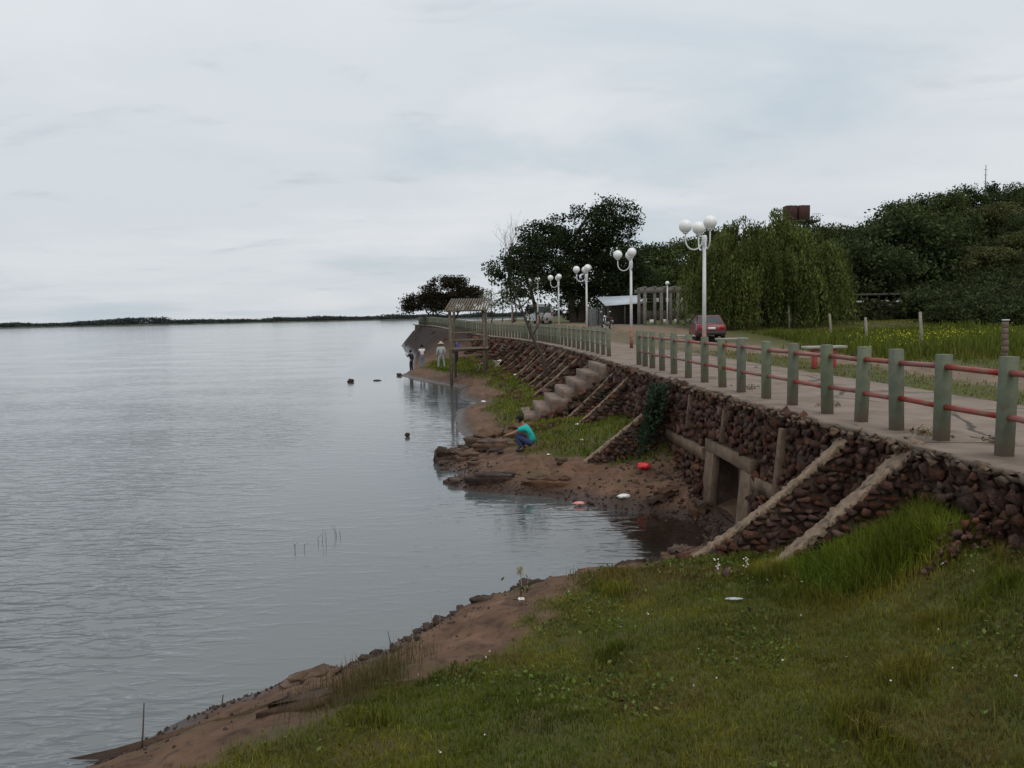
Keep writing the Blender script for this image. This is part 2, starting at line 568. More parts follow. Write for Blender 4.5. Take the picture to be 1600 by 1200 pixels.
m_navy = mat('navy_cloth', (.03, .045, .10), (.045, .06, .13), 12, .9, .3, 40)
m_tee = mat('white_cloth', (.60, .58, .62), (.70, .68, .71), 9, .9, .3, 40)
m_greyc = mat('grey_cloth', (.34, .39, .40), (.44, .49, .50), 9, .9, .3, 40)
m_jean = mat('jean_cloth', (.13, .16, .22), (.19, .22, .29), 12, .9, .3, 40)
m_khaki = mat('pale_trouser_cloth', (.22, .27, .26), (.30, .35, .33), 12, .9, .3, 40)
m_blue = mat('blue_cloth', (.05, .04, .30), (.08, .065, .38), 12, .9, .3, 40)
m_blackc = mat('black_cloth', (.018, .018, .022), (.03, .03, .034), 12, .9, .3, 40)
m_hat = mat('straw_hat', (.60, .57, .45), (.70, .66, .55), 20, .8, .3, 90)
m_straw = mat('dry_stalk', (.28, .21, .13), (.38, .30, .19), 12, .9)
m_corr = mat('grey_sheet_metal', (.14, .15, .16), (.22, .23, .24), 4, .6, .3, 15)
m_pcon = mat('weathered_grey_concrete', (.15, .135, .12), (.23, .21, .185), 4, .9, .5, 25)
m_bseat = mat('pale_bench_concrete', (.26, .25, .22), (.36, .35, .31), 4, .85, .4, 30)
m_stake = mat('bleached_wood', (.20, .18, .145), (.30, .275, .23), 6, .9, .5, 40)
m_brickp = mat('pillar_masonry', (.13, .095, .075), (.20, .15, .12), 6, .9, .8, 20)


def ground_mat(name, upper=False):
    m = bpy.data.materials.new(name); m.use_nodes = True
    nt = m.node_tree; N, L = nt.nodes, nt.links
    b = N['Principled BSDF']; b.inputs['Roughness'].default_value = .9; b.inputs['Specular IOR Level'].default_value = .25
    t = N.new('ShaderNodeTexCoord')

    def noise(s, d=7, r=.6):
        n = N.new('ShaderNodeTexNoise'); n.inputs['Scale'].default_value = s; n.inputs['Detail'].default_value = d; n.inputs['Roughness'].default_value = r
        L.new(t.outputs['Object'], n.inputs['Vector']); return n.outputs['Fac']

    def ramp(v, a, c):
        r = N.new('ShaderNodeMapRange'); r.inputs['From Min'].default_value = a; r.inputs['From Max'].default_value = c
        L.new(v, r.inputs['Value']); return r.outputs[0]

    def mix(a, c, f):
        x = N.new('ShaderNodeMix'); x.data_type = 'RGBA'
        for s_, v in ((x.inputs[6], a), (x.inputs[7], c)):
            if isinstance(v, tuple): s_.default_value = (*v, 1)
            else: L.new(v, s_)
        L.new(f, x.inputs[0]); return x.outputs[2]

    def attr(n_):
        a = N.new('ShaderNodeAttribute'); a.attribute_name = n_; return a.outputs['Fac']

    if upper:
        dirt = mix((.145, .10, .07), (.23, .17, .125), ramp(noise(1.6), .35, .65))
    else:
        dirt = mix((.088, .050, .031), (.175, .100, .064), ramp(noise(1.8), .35, .65))
        dirt = mix(dirt, (.050, .030, .021), ramp(noise(7), .52, .70))
        dirt = mix(dirt, (.070, .062, .028), ramp(noise(.9, 5), .53, .66))
    grassc = mix((.042, .052, .011), (.090, .092, .022), ramp(noise(3.0), .3, .7))
    grassc = mix(grassc, (.085, .065, .035), ramp(noise(1.1, 4), .56, .72))
    c = mix(dirt, grassc, attr('grass'))
    if not upper:
        c = mix(c, (.045, .026, .019), attr('wet'))
        c = mix(c, (.026, .015, .013), attr('stony'))
        rr = N.new('ShaderNodeMapRange'); L.new(attr('wet'), rr.inputs['Value'])
        rr.inputs['To Min'].default_value = .92; rr.inputs['To Max'].default_value = .38
        L.new(rr.outputs[0], b.inputs['Roughness'])
    L.new(c, b.inputs['Base Color'])
    bp = N.new('ShaderNodeBump'); bp.inputs['Strength'].default_value = .9; bp.inputs['Distance'].default_value = .04
    L.new(noise(11, 9, .65), bp.inputs['Height']); L.new(bp.outputs[0], b.inputs['Normal'])
    return m


# ------------------------------------------------------------------ water
def water_mat():
    m = bpy.data.materials.new('river_water'); m.use_nodes = True
    nt = m.node_tree; N, L = nt.nodes, nt.links
    b = N['Principled BSDF']
    b.inputs['Base Color'].default_value = (.078, .088, .090, 1)
    b.inputs['Roughness'].default_value = .06
    b.inputs['IOR'].default_value = 1.85
    t = N.new('ShaderNodeTexCoord')

    def noise(s, rot, sx, sy, d=3, dist=0.0, off=0):
        mp = N.new('ShaderNodeMapping'); mp.inputs['Rotation'].default_value = (0, 0, R(rot)); mp.inputs['Scale'].default_value = (sx, sy, 1); mp.inputs['Location'].default_value = (off, off, 0)
        L.new(t.outputs['Object'], mp.inputs[0])
        n = N.new('ShaderNodeTexNoise'); n.inputs['Scale'].default_value = s; n.inputs['Detail'].default_value = d; n.inputs['Distortion'].default_value = dist
        L.new(mp.outputs[0], n.inputs['Vector']); return n.outputs['Fac']

    def mth(op, a, c=None):
        x = N.new('ShaderNodeMath'); x.operation = op
        for i, v in enumerate((a, c)):
            if v is None: continue
            if isinstance(v, (int, float)): x.inputs[i].default_value = v
            else: L.new(v, x.inputs[i])
        return x.outputs[0]

    def mr(v, a, c, lo=0., hi=1.):
        r = N.new('ShaderNodeMapRange'); r.interpolation_type = 'SMOOTHSTEP'
        r.inputs['From Min'].default_value = a; r.inputs['From Max'].default_value = c; r.inputs['To Min'].default_value = lo; r.inputs['To Max'].default_value = hi
        L.new(v, r.inputs['Value']); return r.outputs[0]

    def skewed(sc, rot, sx, sy, k, off):
        """wavelets with a steep face towards the bank"""
        n0 = noise(sc, rot, sx, sy, 2, .3, off)
        ph = R(-rot)
        cv = N.new('ShaderNodeVectorMath'); cv.operation = 'SCALE'; cv.inputs[0].default_value = (-math.sin(ph), math.cos(ph), 0)
        L.new(mth('MULTIPLY', n0, k), cv.inputs['Scale'])
        ad = N.new('ShaderNodeVectorMath'); ad.operation = 'ADD'
        L.new(t.outputs['Object'], ad.inputs[0]); L.new(cv.outputs[0], ad.inputs[1])
        mp = N.new('ShaderNodeMapping'); mp.inputs['Rotation'].default_value = (0, 0, R(rot)); mp.inputs['Scale'].default_value = (sx, sy, 1); mp.inputs['Location'].default_value = (off, off, 0)
        L.new(ad.outputs[0], mp.inputs[0])
        n = N.new('ShaderNodeTexNoise'); n.inputs['Scale'].default_value = sc; n.inputs['Detail'].default_value = 2; n.inputs['Distortion'].default_value = .3
        L.new(mp.outputs[0], n.inputs['Vector']); return n.outputs['Fac']

    w1 = mr(skewed(2.9, -44, .34, 1.25, .36, 0), .46, .68)
    w2 = mr(skewed(5.4, -26, .42, 1.2, .18, 4), .47, .70)
    w3 = noise(1.1, -22, .5, 1.2, 2, .2, 9)
    gx = N.new('ShaderNodeSeparateXYZ'); L.new(t.outputs['Object'], gx.inputs[0])
    shel = mr(mth('ADD', gx.outputs[0], mth('MULTIPLY', gx.outputs[1], .16)), -5.5, -1.4, 1.0, .07)   # sheltered by the bank
    calm = mr(noise(.16, 15, .6, 1.4, 4, .6, 2), .36, .60, .30, 1.0)
    h = mth('ADD', mth('MULTIPLY', w1, .060), mth('MULTIPLY', w2, .033))
    h = mth('MULTIPLY', mth('MULTIPLY', h, calm), mth('MULTIPLY', shel, mr(gx.outputs[1], 20, 65, 1.0, .18)))
    h = mth('ADD', h, mth('MULTIPLY', w3, .004))
    # inlet below the culvert: wall shade and reflection, with shallow mud, painted into colour
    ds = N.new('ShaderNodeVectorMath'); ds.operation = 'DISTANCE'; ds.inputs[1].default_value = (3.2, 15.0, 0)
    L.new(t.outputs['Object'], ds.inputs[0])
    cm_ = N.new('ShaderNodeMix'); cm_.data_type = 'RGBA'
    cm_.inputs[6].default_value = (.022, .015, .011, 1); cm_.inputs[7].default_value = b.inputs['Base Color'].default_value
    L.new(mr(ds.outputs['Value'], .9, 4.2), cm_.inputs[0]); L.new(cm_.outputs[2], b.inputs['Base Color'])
    bp = N.new('ShaderNodeBump'); bp.inputs['Strength'].default_value = 1.0; bp.inputs['Distance'].default_value = 1.0
    L.new(h, bp.inputs['Height']); L.new(bp.outputs[0], b.inputs['Normal'])
    return m


def build_water():
    xs = np.array([-6000, -60, -20, 0, 40, 6000.]); ys = np.array([-60, 0, 20, 60, 200, 9000.])
    X, Y = np.meshgrid(xs, ys)
    V = np.stack([X, Y, X * 0], -1).reshape(-1, 3)
    n, m = X.shape
    i = np.arange((n) * (m)).reshape(n, m)
    q = np.stack([i[:-1, :-1], i[:-1, 1:], i[1:, 1:], i[1:, :-1]], -1).reshape(-1, 4)
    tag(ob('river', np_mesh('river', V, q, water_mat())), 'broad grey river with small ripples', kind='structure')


build_water()


# ------------------------------------------------------------------ ground sheets
def grid_faces(n, m):
    i = np.arange(n * m).reshape(n, m)
    return np.stack([i[:-1, :-1], i[:-1, 1:], i[1:, 1:], i[1:, :-1]], -1).reshape(-1, 4)


def grass_mask(x, y, sd=None):
    """where turf covers the low bank"""
    sd = shore_sd(x, y) if sd is None else sd
    n = fbm(x * .8, y * .8, 41) + 0.6 * fbm(x * 3.1, y * 3.1, 42)
    edge = np.interp(y, [4, 7, 9, 11, 12.5, 14, 17, 20, 22, 26, 30, 40, 50, 60, 66, 70],
                     [1.9, 1.9, 1.75, 1.7, 1.55, 1.0, 2.3, 1.8, 2.0, 1.5, 1.3, 1.3, 1.4, 1.6, 1.3, 50])
    return ss((sd - edge + n * 1.1) / 0.45)


def build_shore():
    ys = [-12.0]
    while ys[-1] < 124:
        yy = max(ys[-1], 2.0)
        ys.append(ys[-1] + max(0.06, 0.0085 * yy) if ys[-1] > 2 else ys[-1] + 0.5)
    ys = np.array(ys)
    nx = 250
    smin = np.interp(ys, SHORE[:, 1], SHORE[:, 0])
    smin = np.minimum.accumulate(smin[::-1])[::-1] * 0 + np.array([SHORE[np.abs(SHORE[:, 1] - y) < 4 + .05 * y][:, 0].min() if (np.abs(SHORE[:, 1] - y) < 4 + .05 * y).any() else s for y, s in zip(ys, smin)])
    xl = smin - 1.5 - 0.05 * np.abs(ys)
    xr = WX(ys) + 0.5
    u = np.linspace(0, 1, nx)
    X = xl[:, None] + (xr - xl)[:, None] * u[None]
    Y = np.repeat(ys[:, None], nx, 1)
    H = shore_h(X, Y)
    sd = shore_sd(X, Y)
    g = grass_mask(X.ravel(), Y.ravel(), sd)
    wet = ss((0.62 - sd) / 0.45 + 0.5 * fbm(X.ravel() * 2, Y.ravel() * 2, 77))
    stony = ss((Y.ravel() - 66) / 10)
    me = np_mesh('shore_ground', np.stack([X, Y, H], -1).reshape(-1, 3), grid_faces(*X.shape), ground_mat('shore_earth'), smooth=True,
                 attrs={'grass': g, 'wet': wet, 'stony': stony})
    tag(ob('shore_ground', me), 'low bank of red earth and turf below the wall', kind='structure')


def build_upper():
    ys = np.concatenate([np.arange(-14, 4, 2), np.arange(4, 60, .5), np.arange(60, 124, 1.2), np.arange(124, 420, 6)])
    nx = 150
    lb = np.where(ys < 113, FX(np.minimum(ys, 121)) - LEDGE + .12, 0)
    lb = np.where(ys >= 113, FX(113) - LEDGE + .12 + (ys - 113) * 1.1 + np.maximum(ys - 124, 0) * .5, lb)
    xr = 330.0
    u = np.linspace(0, 1, nx) ** 2.4
    X = lb[:, None] + (xr - lb)[:, None] * u[None]
    Y = np.repeat(ys[:, None], nx, 1)
    H = up_h(X, Y)
    H[:, 0] -= 0.02
    far = ys >= 113
    H[far, 0] = -.6
    d = X - FX(np.minimum(Y, 121))
    n = fbm(X * .45, Y * .45, 51) + .5 * fbm(X * 2, Y * 2, 52)
    # turf verge, bare track, then meadow
    track = ss((d - 5.6 + n * 1.6) / .6) * ss((8.6 - d + n * 2) / .8)
    g = np.clip(ss((d - 3.2 + n) / .6) - .85 * track, 0, 1)
    g = g * (1 - .55 * ss((Y - 26) / 10) * ss((11 - d) / 3))
    me = np_mesh('upper_ground', np.stack([X, Y, H], -1).reshape(-1, 3), grid_faces(*X.shape), ground_mat('upper_earth', True), smooth=True,
                 attrs={'grass': g})
    tag(ob('upper_ground', me), 'level upper ground and hillside behind the promenade', kind='structure')


build_shore()
build_upper()


def path_mat():
    m = mat('promenade_concrete', (.17, .13, .10), (.245, .19, .15), 1.6, .88, .5, 30, stain=(.115, .085, .06), stain_scale=.9, stain_lo=.55, stain_hi=.7)
    nt = m.node_tree; N, L = nt.nodes, nt.links
    b = N['Principled BSDF']
    src = b.inputs['Base Color'].links[0].from_socket
    t = N.new('ShaderNodeTexCoord')
    nz = N.new('ShaderNodeTexNoise'); nz.inputs['Scale'].default_value = 1.4; nz.inputs['Detail'].default_value = 5
    L.new(t.outputs['Object'], nz.inputs['Vector'])
    ad = N.new('ShaderNodeMix'); ad.data_type = 'VECTOR'; ad.inputs[0].default_value = .35
    L.new(t.outputs['Object'], ad.inputs[4]); L.new(nz.outputs['Color'], ad.inputs[5])
    v = N.new('ShaderNodeTexVoronoi'); v.feature = 'DISTANCE_TO_EDGE'; v.inputs['Scale'].default_value = .42
    L.new(ad.outputs[1], v.inputs['Vector'])
    r = N.new('ShaderNodeMapRange'); r.inputs['From Min'].default_value = .006; r.inputs['From Max'].default_value = .014
    r.inputs['To Min'].default_value = 1; r.inputs['To Max'].default_value = 0
    L.new(v.outputs['Distance'], r.inputs['Value'])
    n2 = N.new('ShaderNodeTexNoise'); n2.inputs['Scale'].default_value = .8
    L.new(t.outputs['Object'], n2.inputs['Vector'])
    r2 = N.new('ShaderNodeMapRange'); r2.inputs['From Min'].default_value = .40; r2.inputs['From Max'].default_value = .5
    L.new(n2.outputs['Fac'], r2.inputs['Value'])
    pr = N.new('ShaderNodeMath'); pr.operation = 'MULTIPLY'; L.new(r.outputs[0], pr.inputs[0]); L.new(r2.outputs[0], pr.inputs[1])
    x = N.new('ShaderNodeMix'); x.data_type = 'RGBA'; L.new(src, x.inputs[6]); x.inputs[7].default_value = (.06, .048, .038, 1)
    L.new(pr.outputs[0], x.inputs[0]); L.new(x.outputs[2], b.inputs['Base Color'])
    return m


def build_path():
    """concrete promenade slab with a broken river edge"""
    ys = np.concatenate([np.arange(-8, 45, .14), np.arange(45, 116, .6)])
    n = len(ys)
    edge = WX(ys) - .05 + .09 * fbm(ys * 1.7, ys * 0, 61) + .22 * fbm(ys * 5, ys * 0 + 4, 62) + .10 * ss(vn(ys * .8, ys * 0, 63) * 4 - 2.6)
    wid = 3.55 + .35 * fbm(ys * .5, ys * 0, 65) + .12 * fbm(ys * 3, ys * 0, 66)
    z = PZ(ys)
    us = np.array([0, .03, .12, .3, .5, .75, 1.0])
    rows = []
    for k, u in enumerate(us):
        x = edge + (FX(ys) + wid - edge) * u
        zz = z + .012 * fbm(x * .9, ys * .9, 67) - (.018 if k == 0 else 0) + (.06 * fbm(ys * 4, ys * 0, 68 + k) if k < 2 else 0)
        rows.append(np.stack([x, ys, zz], 1))
    low = rows[0].copy(); low[:, 2] -= .06 + .04 * vn(ys * 5, ys * 0, 64); low[:, 0] += .05
    low2 = rows[0].copy(); low2[:, 2] -= .14; low2[:, 0] += .45
    end = rows[-1].copy(); end[:, 2] -= .12
    rows = [low2, low] + rows + [end]
    V = np.stack(rows, 1).reshape(-1, 3)
    tag(ob('promenade_path', np_mesh('promenade_path', V, grid_faces(n, len(rows)), path_mat())), 'cracked pale concrete promenade path behind the fence', kind='structure')


build_path()


# ------------------------------------------------------------------ stones
def rock_mesh(name, seed, mat_, sq=(1, 1, 1), n=22, box=.35, jag=.11):
    r = np.random.default_rng(seed)
    bm = bmesh.new()
    P = r.normal(size=(n, 3)); P /= np.linalg.norm(P, axis=1)[:, None]
    P = np.sign(P) * np.abs(P) ** (1 - box)
    P /= np.abs(P).max(axis=1)[:, None] * .45 + np.linalg.norm(P, axis=1)[:, None] * .55
    P *= r.uniform(1.05 - jag * 2, 1.08, (n, 1))
    for p in P:
        bm.verts.new(p * np.array(sq) * .5)
    res = bmesh.ops.convex_hull(bm, input=bm.verts)
    bmesh.ops.delete(bm, geom=[g for g in res['geom_interior'] if isinstance(g, bmesh.types.BMVert)], context='VERTS')
    bmesh.ops.recalc_face_normals(bm, faces=bm.faces)
    mb = MB().bm(bm)
    return mb.mesh(name, mat_)


STONES = [rock_mesh('stone', 100 + i, m_stone, n=12 + i % 4, box=.55, jag=.30) for i in range(12)]


def stone_arrays(me):
    v = np.empty(len(me.vertices) * 3, np.float32); me.vertices.foreach_get('co', v)
    f = np.array([p.vertices[:] for p in me.polygons])
    return v.reshape(-1, 3), f


STA = [stone_arrays(s) for s in STONES]
stone_list = []     # (apparent size, parent key, location, scale, euler, variant)


def add_stone(parent, loc, scale, eul):
    d = math.dist(loc, (0, 0, EYE))
    a = (scale[0] * scale[2] * scale[1]) ** (1 / 3) / d
    if loc[1] < 7.2:
        a *= .05
    stone_list.append((a, parent, loc, scale, eul, random.randrange(12)))


# ------------------------------------------------------------------ retaining wall
DOOR_Y0, DOOR_Y1, DOOR_Z0, DOOR_Z1 = 14.3, 15.95, 0.25, 1.34
WALL_TOP = -.03       # below promenade level


def wall_face_x(y, z):
    return float(WX(y)) - .02 - .10 * max(0, (float(PZ(y)) - z))


wall = thing('retaining_wall', 'long red-brown rubble stone retaining wall with sloping buttresses under the promenade', 'wall', (5.0, 8.0, 0.3))
wall_inv = Matrix.Translation(wall.location).inverted()


def wpart(name, me, parent=wall):
    o = ob(name, me)
    o.parent = parent
    if parent is wall:
        o.matrix_parent_inverse = wall_inv
    return o


def build_wall():
    mb = MB()

    def strip(ys, z0f, z1f, nz):
        V = []
        for y in ys:
            z0, z1 = z0f(y), z1f(y)
            for k in range(nz + 1):
                z = z0 + (z1 - z0) * k / nz
                V.append((wall_face_x(y, z) + .05 + .06 * float(fbm(y * 2.2, z * 2.2, 71)), y, z))
        n = len(ys)
        mb.add(V, grid_faces(n, nz + 1)[:, ::-1])
    top = lambda y: float(PZ(y)) + WALL_TOP
    base = lambda y: -.35
    strip(np.arange(-8, DOOR_Y0 + .001, (DOOR_Y0 + 8) / 64), base, top, 10)
    strip(np.linspace(DOOR_Y0, DOOR_Y1, 6), lambda y: DOOR_Z1, top, 5)
    strip(np.linspace(DOOR_Y0, DOOR_Y1, 6), base, lambda y: DOOR_Z0, 3)
    strip(np.concatenate([np.arange(DOOR_Y1, 60, .4), np.arange(60, 116, 2)]), base, top, 10)
    wpart('wall_core', mb.mesh('wall_core', m_mortar))
    # chamber behind the opening
    x0 = wall_face_x(15, 1) + .02
    c = MB()
    d = 4.5
    y0, y1, z0, z1 = DOOR_Y0, DOOR_Y1, DOOR_Z0, DOOR_Z1
    V = [(x0, y0, z0), (x0, y1, z0), (x0, y1, z1), (x0, y0, z1), (x0 + d, y0, z0), (x0 + d, y1, z0), (x0 + d, y1, z1), (x0 + d, y0, z1)]
    c.add(V, [(0, 1, 5, 4), (1, 2, 6, 5), (2, 3, 7, 6), (3, 0, 4, 7), (4, 5, 6, 7)])
    wpart('chamber', c.mesh('chamber', m_mortar))
    # concrete surround of the opening
    fx = lambda z: wall_face_x(15.1, z) - .005
    for ya, yb in ((DOOR_Y0 - .50, DOOR_Y0 + .02), (DOOR_Y1 - .02, DOOR_Y1 + .50)):
        j = MB()
        ym = (ya + yb) / 2
        j.bbox((fx(.8) + .07 - (ym - 15.1) * .05, ym, (DOOR_Z0 - .3 + DOOR_Z1) / 2), (.16, yb - ya, DOOR_Z1 - DOOR_Z0 + .3), .012, rot=Matrix.Rotation(R(5), 3, 'Y') @ Matrix.Rotation(R(3), 3, 'Z'))
        wpart('door_jamb', j.mesh('door_jamb', m_conc))
    j = MB(); j.bbox((fx(1.5) + .066, 15.12, DOOR_Z1 + .12), (.20, 2.64, .24), .012, rot=Matrix.Rotation(R(3.2), 3, 'Z'))
    wpart('door_lintel', j.mesh('door_lintel', m_conc))
    # string course running both ways from the lintel
    for ya, yb, z in ((12.9, 13.78, 1.20), (16.46, 19.4, 1.24)):
        P = np.linspace(ya, yb, 14)
        s = MB()
        V = []
        for y in P:
            xx = wall_face_x(y, z) - .035 + .015 * float(fbm(y * 3, 0, 81))
            hgt = .12 + .012 * float(fbm(y * 4, 3, 82))
            V += [(xx + .2, y, z - hgt), (xx, y, z - hgt), (xx, y, z + hgt), (xx + .2, y, z + hgt)]
        s.add(V, grid_faces(14, 4)[:, ::-1]); s.add([V[i] for i in (0, 1, 2, 3)], [(0, 1, 2, 3)]); s.add([V[-4 + i] for i in range(4)], [(3, 2, 1, 0)])
        wpart('string_course', s.mesh('string_course', m_conc))
    # pilaster and drain pipes
    for y, w, za, zb, mm, nm in ((12.75, .15, .95, 2.30, m_conc, 'pilaster'), (17.6, .07, 1.62, 2.38, m_conc, 'drain_pipe'), (15.35, .06, 1.65, 2.3, m_conc, 'drain_pipe')):
        p = MB()
        p.bbox((wall_face_x(y, (za + zb) / 2) - .02, y, (za + zb) / 2), (.14, w, zb - za), .012, rot=Matrix.Rotation(R(5.7), 3, 'Y'))
        wpart(nm, p.mesh(nm, mm))


build_wall()

# stones on the face of the wall: courses of rubble, nearest ones single
def face_stones(y0, y1, size, key='wall'):
    z = None
    row = 0
    zz = .10
    while zz < 2.50 + (.6 if y0 > 70 else 0):
        y = y0 + random.uniform(0, size)
        while y < y1:
            s = size * random.uniform(.6, 1.55)
            top = float(PZ(y)) + WALL_TOP
            inside_door = DOOR_Y0 - .52 < y < DOOR_Y1 + .52 and zz < DOOR_Z1 + .27
            beam = (12.9 < y < 14.1 and abs(zz - 1.20) < .15) or (16.1 < y < 19.4 and abs(zz - 1.24) < .15)
            wx = wall_face_x(y, zz)
            if not inside_door and not beam and zz < top + .02 and zz > sh1(wx - .1, y) - .15:
                add_stone(key, (wx + random.uniform(-.03, .07), y + random.uniform(-.03, .03) * size * 4, zz + random.uniform(-.15, .15) * size),
                          (s * .8, s * 1.08, s * random.uniform(.55, 1.0)), (random.uniform(-.9, .9), random.uniform(-.5, .5), random.uniform(-.8, .8)))
            y += s * random.uniform(.62, .92)
        zz += size * .60
        row += 1


face_stones(6.6, 12.2, .175)
face_stones(12.2, 20, .19)
face_stones(20, 34, .26)
face_stones(34, 66, .40)
face_stones(66, 113, .8)

# buttresses: (y on wall, run, foot z, start drop, width)
BUTT = [(9.62, 1.95, .66, .02, .30), (10.95, 2.2, .60, .02, .25), (19.6, 2.55, .20, .22, .26), (24.4, 2.45, .15, .20, .24), (26.7, 1.55, .75, .2, .26), (31.2, 2.5, .3, .1, .3)]
y = 34.4
while y < 64:
    BUTT.append((y, random.uniform(2.1, 2.7), .3, .08, random.uniform(.42, .56))); y += random.uniform(1.9, 2.5)
BUTT += [(68, 2.5, .3, .1, .4), (72.5, 2.5, .3, .1, .4), (78, 2.6, .3, .1, .4), (98, 2.0, .1, .1, .45), (108, 2.0, .1, .1, .45)]
butt_objs = {}


def build_buttress(i, y, run, zf, drop, w):
    zt = float(PZ(y)) - .02 - drop
    x0 = wall_face_x(y, zt) + .10
    run_ = run + .10
    zg = -.4
    far = y > 30
    sl = (zt - zf) / run_
    a = math.atan2(float(FX(y + .5) - FX(y - .5)), 1.0)     # wall runs slightly askew
    ca, sa = math.cos(a), math.sin(a)

    def W(u, v, z):     # u outwards, v along wall
        return (x0 - u * ca - v * sa * -1 * -1, y - u * sa * -1 * -1 + v * ca, z)

    def sag(u):
        t = u / run_
        return zt - sl * u - .10 * math.sin(t * math.pi) * (1 if i % 2 else .4)
    n = 12
    mb = MB()
    us = np.linspace(0, run_, n)
    V = []
    for u in us:
        t = sag(u) - .05
        ww = w * .48
        V += [W(u, -ww, zg), W(u, -ww, t), W(u, ww, t), W(u, ww, zg)]
    mb.add(V, grid_faces(n, 4))
    mb.add(V[-4:], [(0, 1, 2, 3)])
    body = wpart('buttress', mb.mesh('buttress', m_mortar))
    butt_objs[i] = body
    # concrete capping, lumpy
    nc = 90 if y < 30 else 20
    m = 7
    C = []
    for k, u in enumerate(np.linspace(-.05, run_ + .12, nc)):
        t = sag(max(u, 0)) + (0 if u >= 0 else .03)
        wid = w * (.98 + .5 * float(fbm(u * 3.1, i * 7.7, 91)) + .55 * float(fbm(u * 11, i * 4.7, 95)) + (1.2 * max(0, .5 - u) if y < 11 else 0)) / 2
        th = .045 + .04 * float(fbm(u * 4, i * 3.3, 92))
        off = .06 * float(fbm(u * 1.6, i * 5.1, 93))
        for v, dz in ((-.96, -th), (-1.0, .012), (-.62, .022), (0, .026), (.62, .022), (1.0, .012), (.96, -th)):
            j = (.010 if abs(v) < .9 else .030) if y < 30 else .05
            C.append(np.array(W(u, v * wid + off, t + dz)) + np.array([random.uniform(-j, j), random.uniform(-j, j), random.uniform(-j, j) * .7]))
    f = grid_faces(nc, m)
    cb = MB().add(C, f)
    cb.add(C[:m], [(0, 1, 2, 3), (0, 3, 4, 6)]); cb.add(C[-m:], [(3, 2, 1, 0), (6, 4, 3, 0)])
    wpart('concrete_cap', cb.mesh('concrete_cap', m_cap if y < 30 else m_conc), body)
    # stones of the side that faces the river bend
    size = .19 if y < 20 else (.24 if y < 30 else .38)
    zz = zf - .25
    while zz < zt:
        u = random.uniform(0, size)
        while u < run_ + .05:
            s = size * random.uniform(.75, 1.45)
            x, yy, _ = W(u, -w * .50, zz)
            if zz < sag(u) - .03 - s * .12 and zz > sh1(x, yy) - .12:
                add_stone(i, (x, yy + random.uniform(-.02, .03), zz), (s * 1.2, s * .75, s * random.uniform(.45, .72)),
                          (random.uniform(-.25, .25), random.uniform(-.25, .25) + .15, random.uniform(-.4, .4)))
            u += s * random.uniform(.72, .95)
        zz += size * .46
    # a few at the toe
    for k in range(7 if y < 30 else 3):
        u = run_ + random.uniform(-.05, .35)
        x, yy, _ = W(u, random.uniform(-.3, .3), 0)
        s = size * random.uniform(.6, 1.2)
        add_stone(i, (x, yy, sh1(x, yy) + s * .15), (s, s, s * .7), (random.uniform(-.4, .4), random.uniform(-.4, .4), random.uniform(0, 3)))


for i, b in enumerate(BUTT):
    build_buttress(i, *b)

# rubble of a fallen buttress at the right
for k in range(95):
    t = random.random()
    x = 5.05 - .95 * t + random.gauss(0, .07); yy = 7.95 - .15 * t + random.gauss(0, .12)
    s = random.uniform(.05, .12)
    add_stone('wall', (x, yy, sh1(x, yy) + .55 * (1 - t) * random.random() ** .6 + s * .1), (s * 1.1, s, s * .8), (random.random() * 3, random.random() * 3, random.random() * 3))

crest = MB()
for k in range(620):
    y_ = 5.5 + 26 * random.random() ** 1.3
    s_ = random.uniform(.05, .17)
    x_ = float(WX(y_)) - .06 + random.gauss(0, .035)
    V, F = stone_arrays(STONES[random.randrange(12)])
    crest.add((V * s_ * np.array((1, 1.6, .55))) @ np.array(Euler((random.gauss(0, .25), random.gauss(0, .3), random.uniform(-.5, .5))).to_matrix()).T + np.array((x_, y_, float(PZ(y_)) - random.uniform(.03, .13))), None, F)
o = wpart('crest_mortar', crest.mesh('crest_mortar', mat('crest_mortar', (.085, .056, .038), (.16, .112, .08), 6, .95, 1.0, 16, island=.3, bdist=.03)))
o['kind'] = 'stuff'

stone_list.sort(key=lambda s: -s[0])
for a, key, loc, scl, eul, v in stone_list[:300]:
    o = ob('stone', STONES[v])
    par = wall if key == 'wall' else butt_objs[key]
    o.parent = par
    if par is wall:
        o.matrix_parent_inverse = wall_inv
    o.location = loc; o.rotation_euler = eul; o.scale = scl
sm = MB()
for a, key, loc, scl, eul, v in stone_list[300:]:
    V, F = STA[v]
    rm = np.array(Euler(eul).to_matrix())
    sm.add((V * np.array(scl)) @ rm.T + np.array(loc), None, F)
o = wpart('rubble_stone', sm.mesh('rubble_stone', m_stone))
o['kind'] = 'stuff'


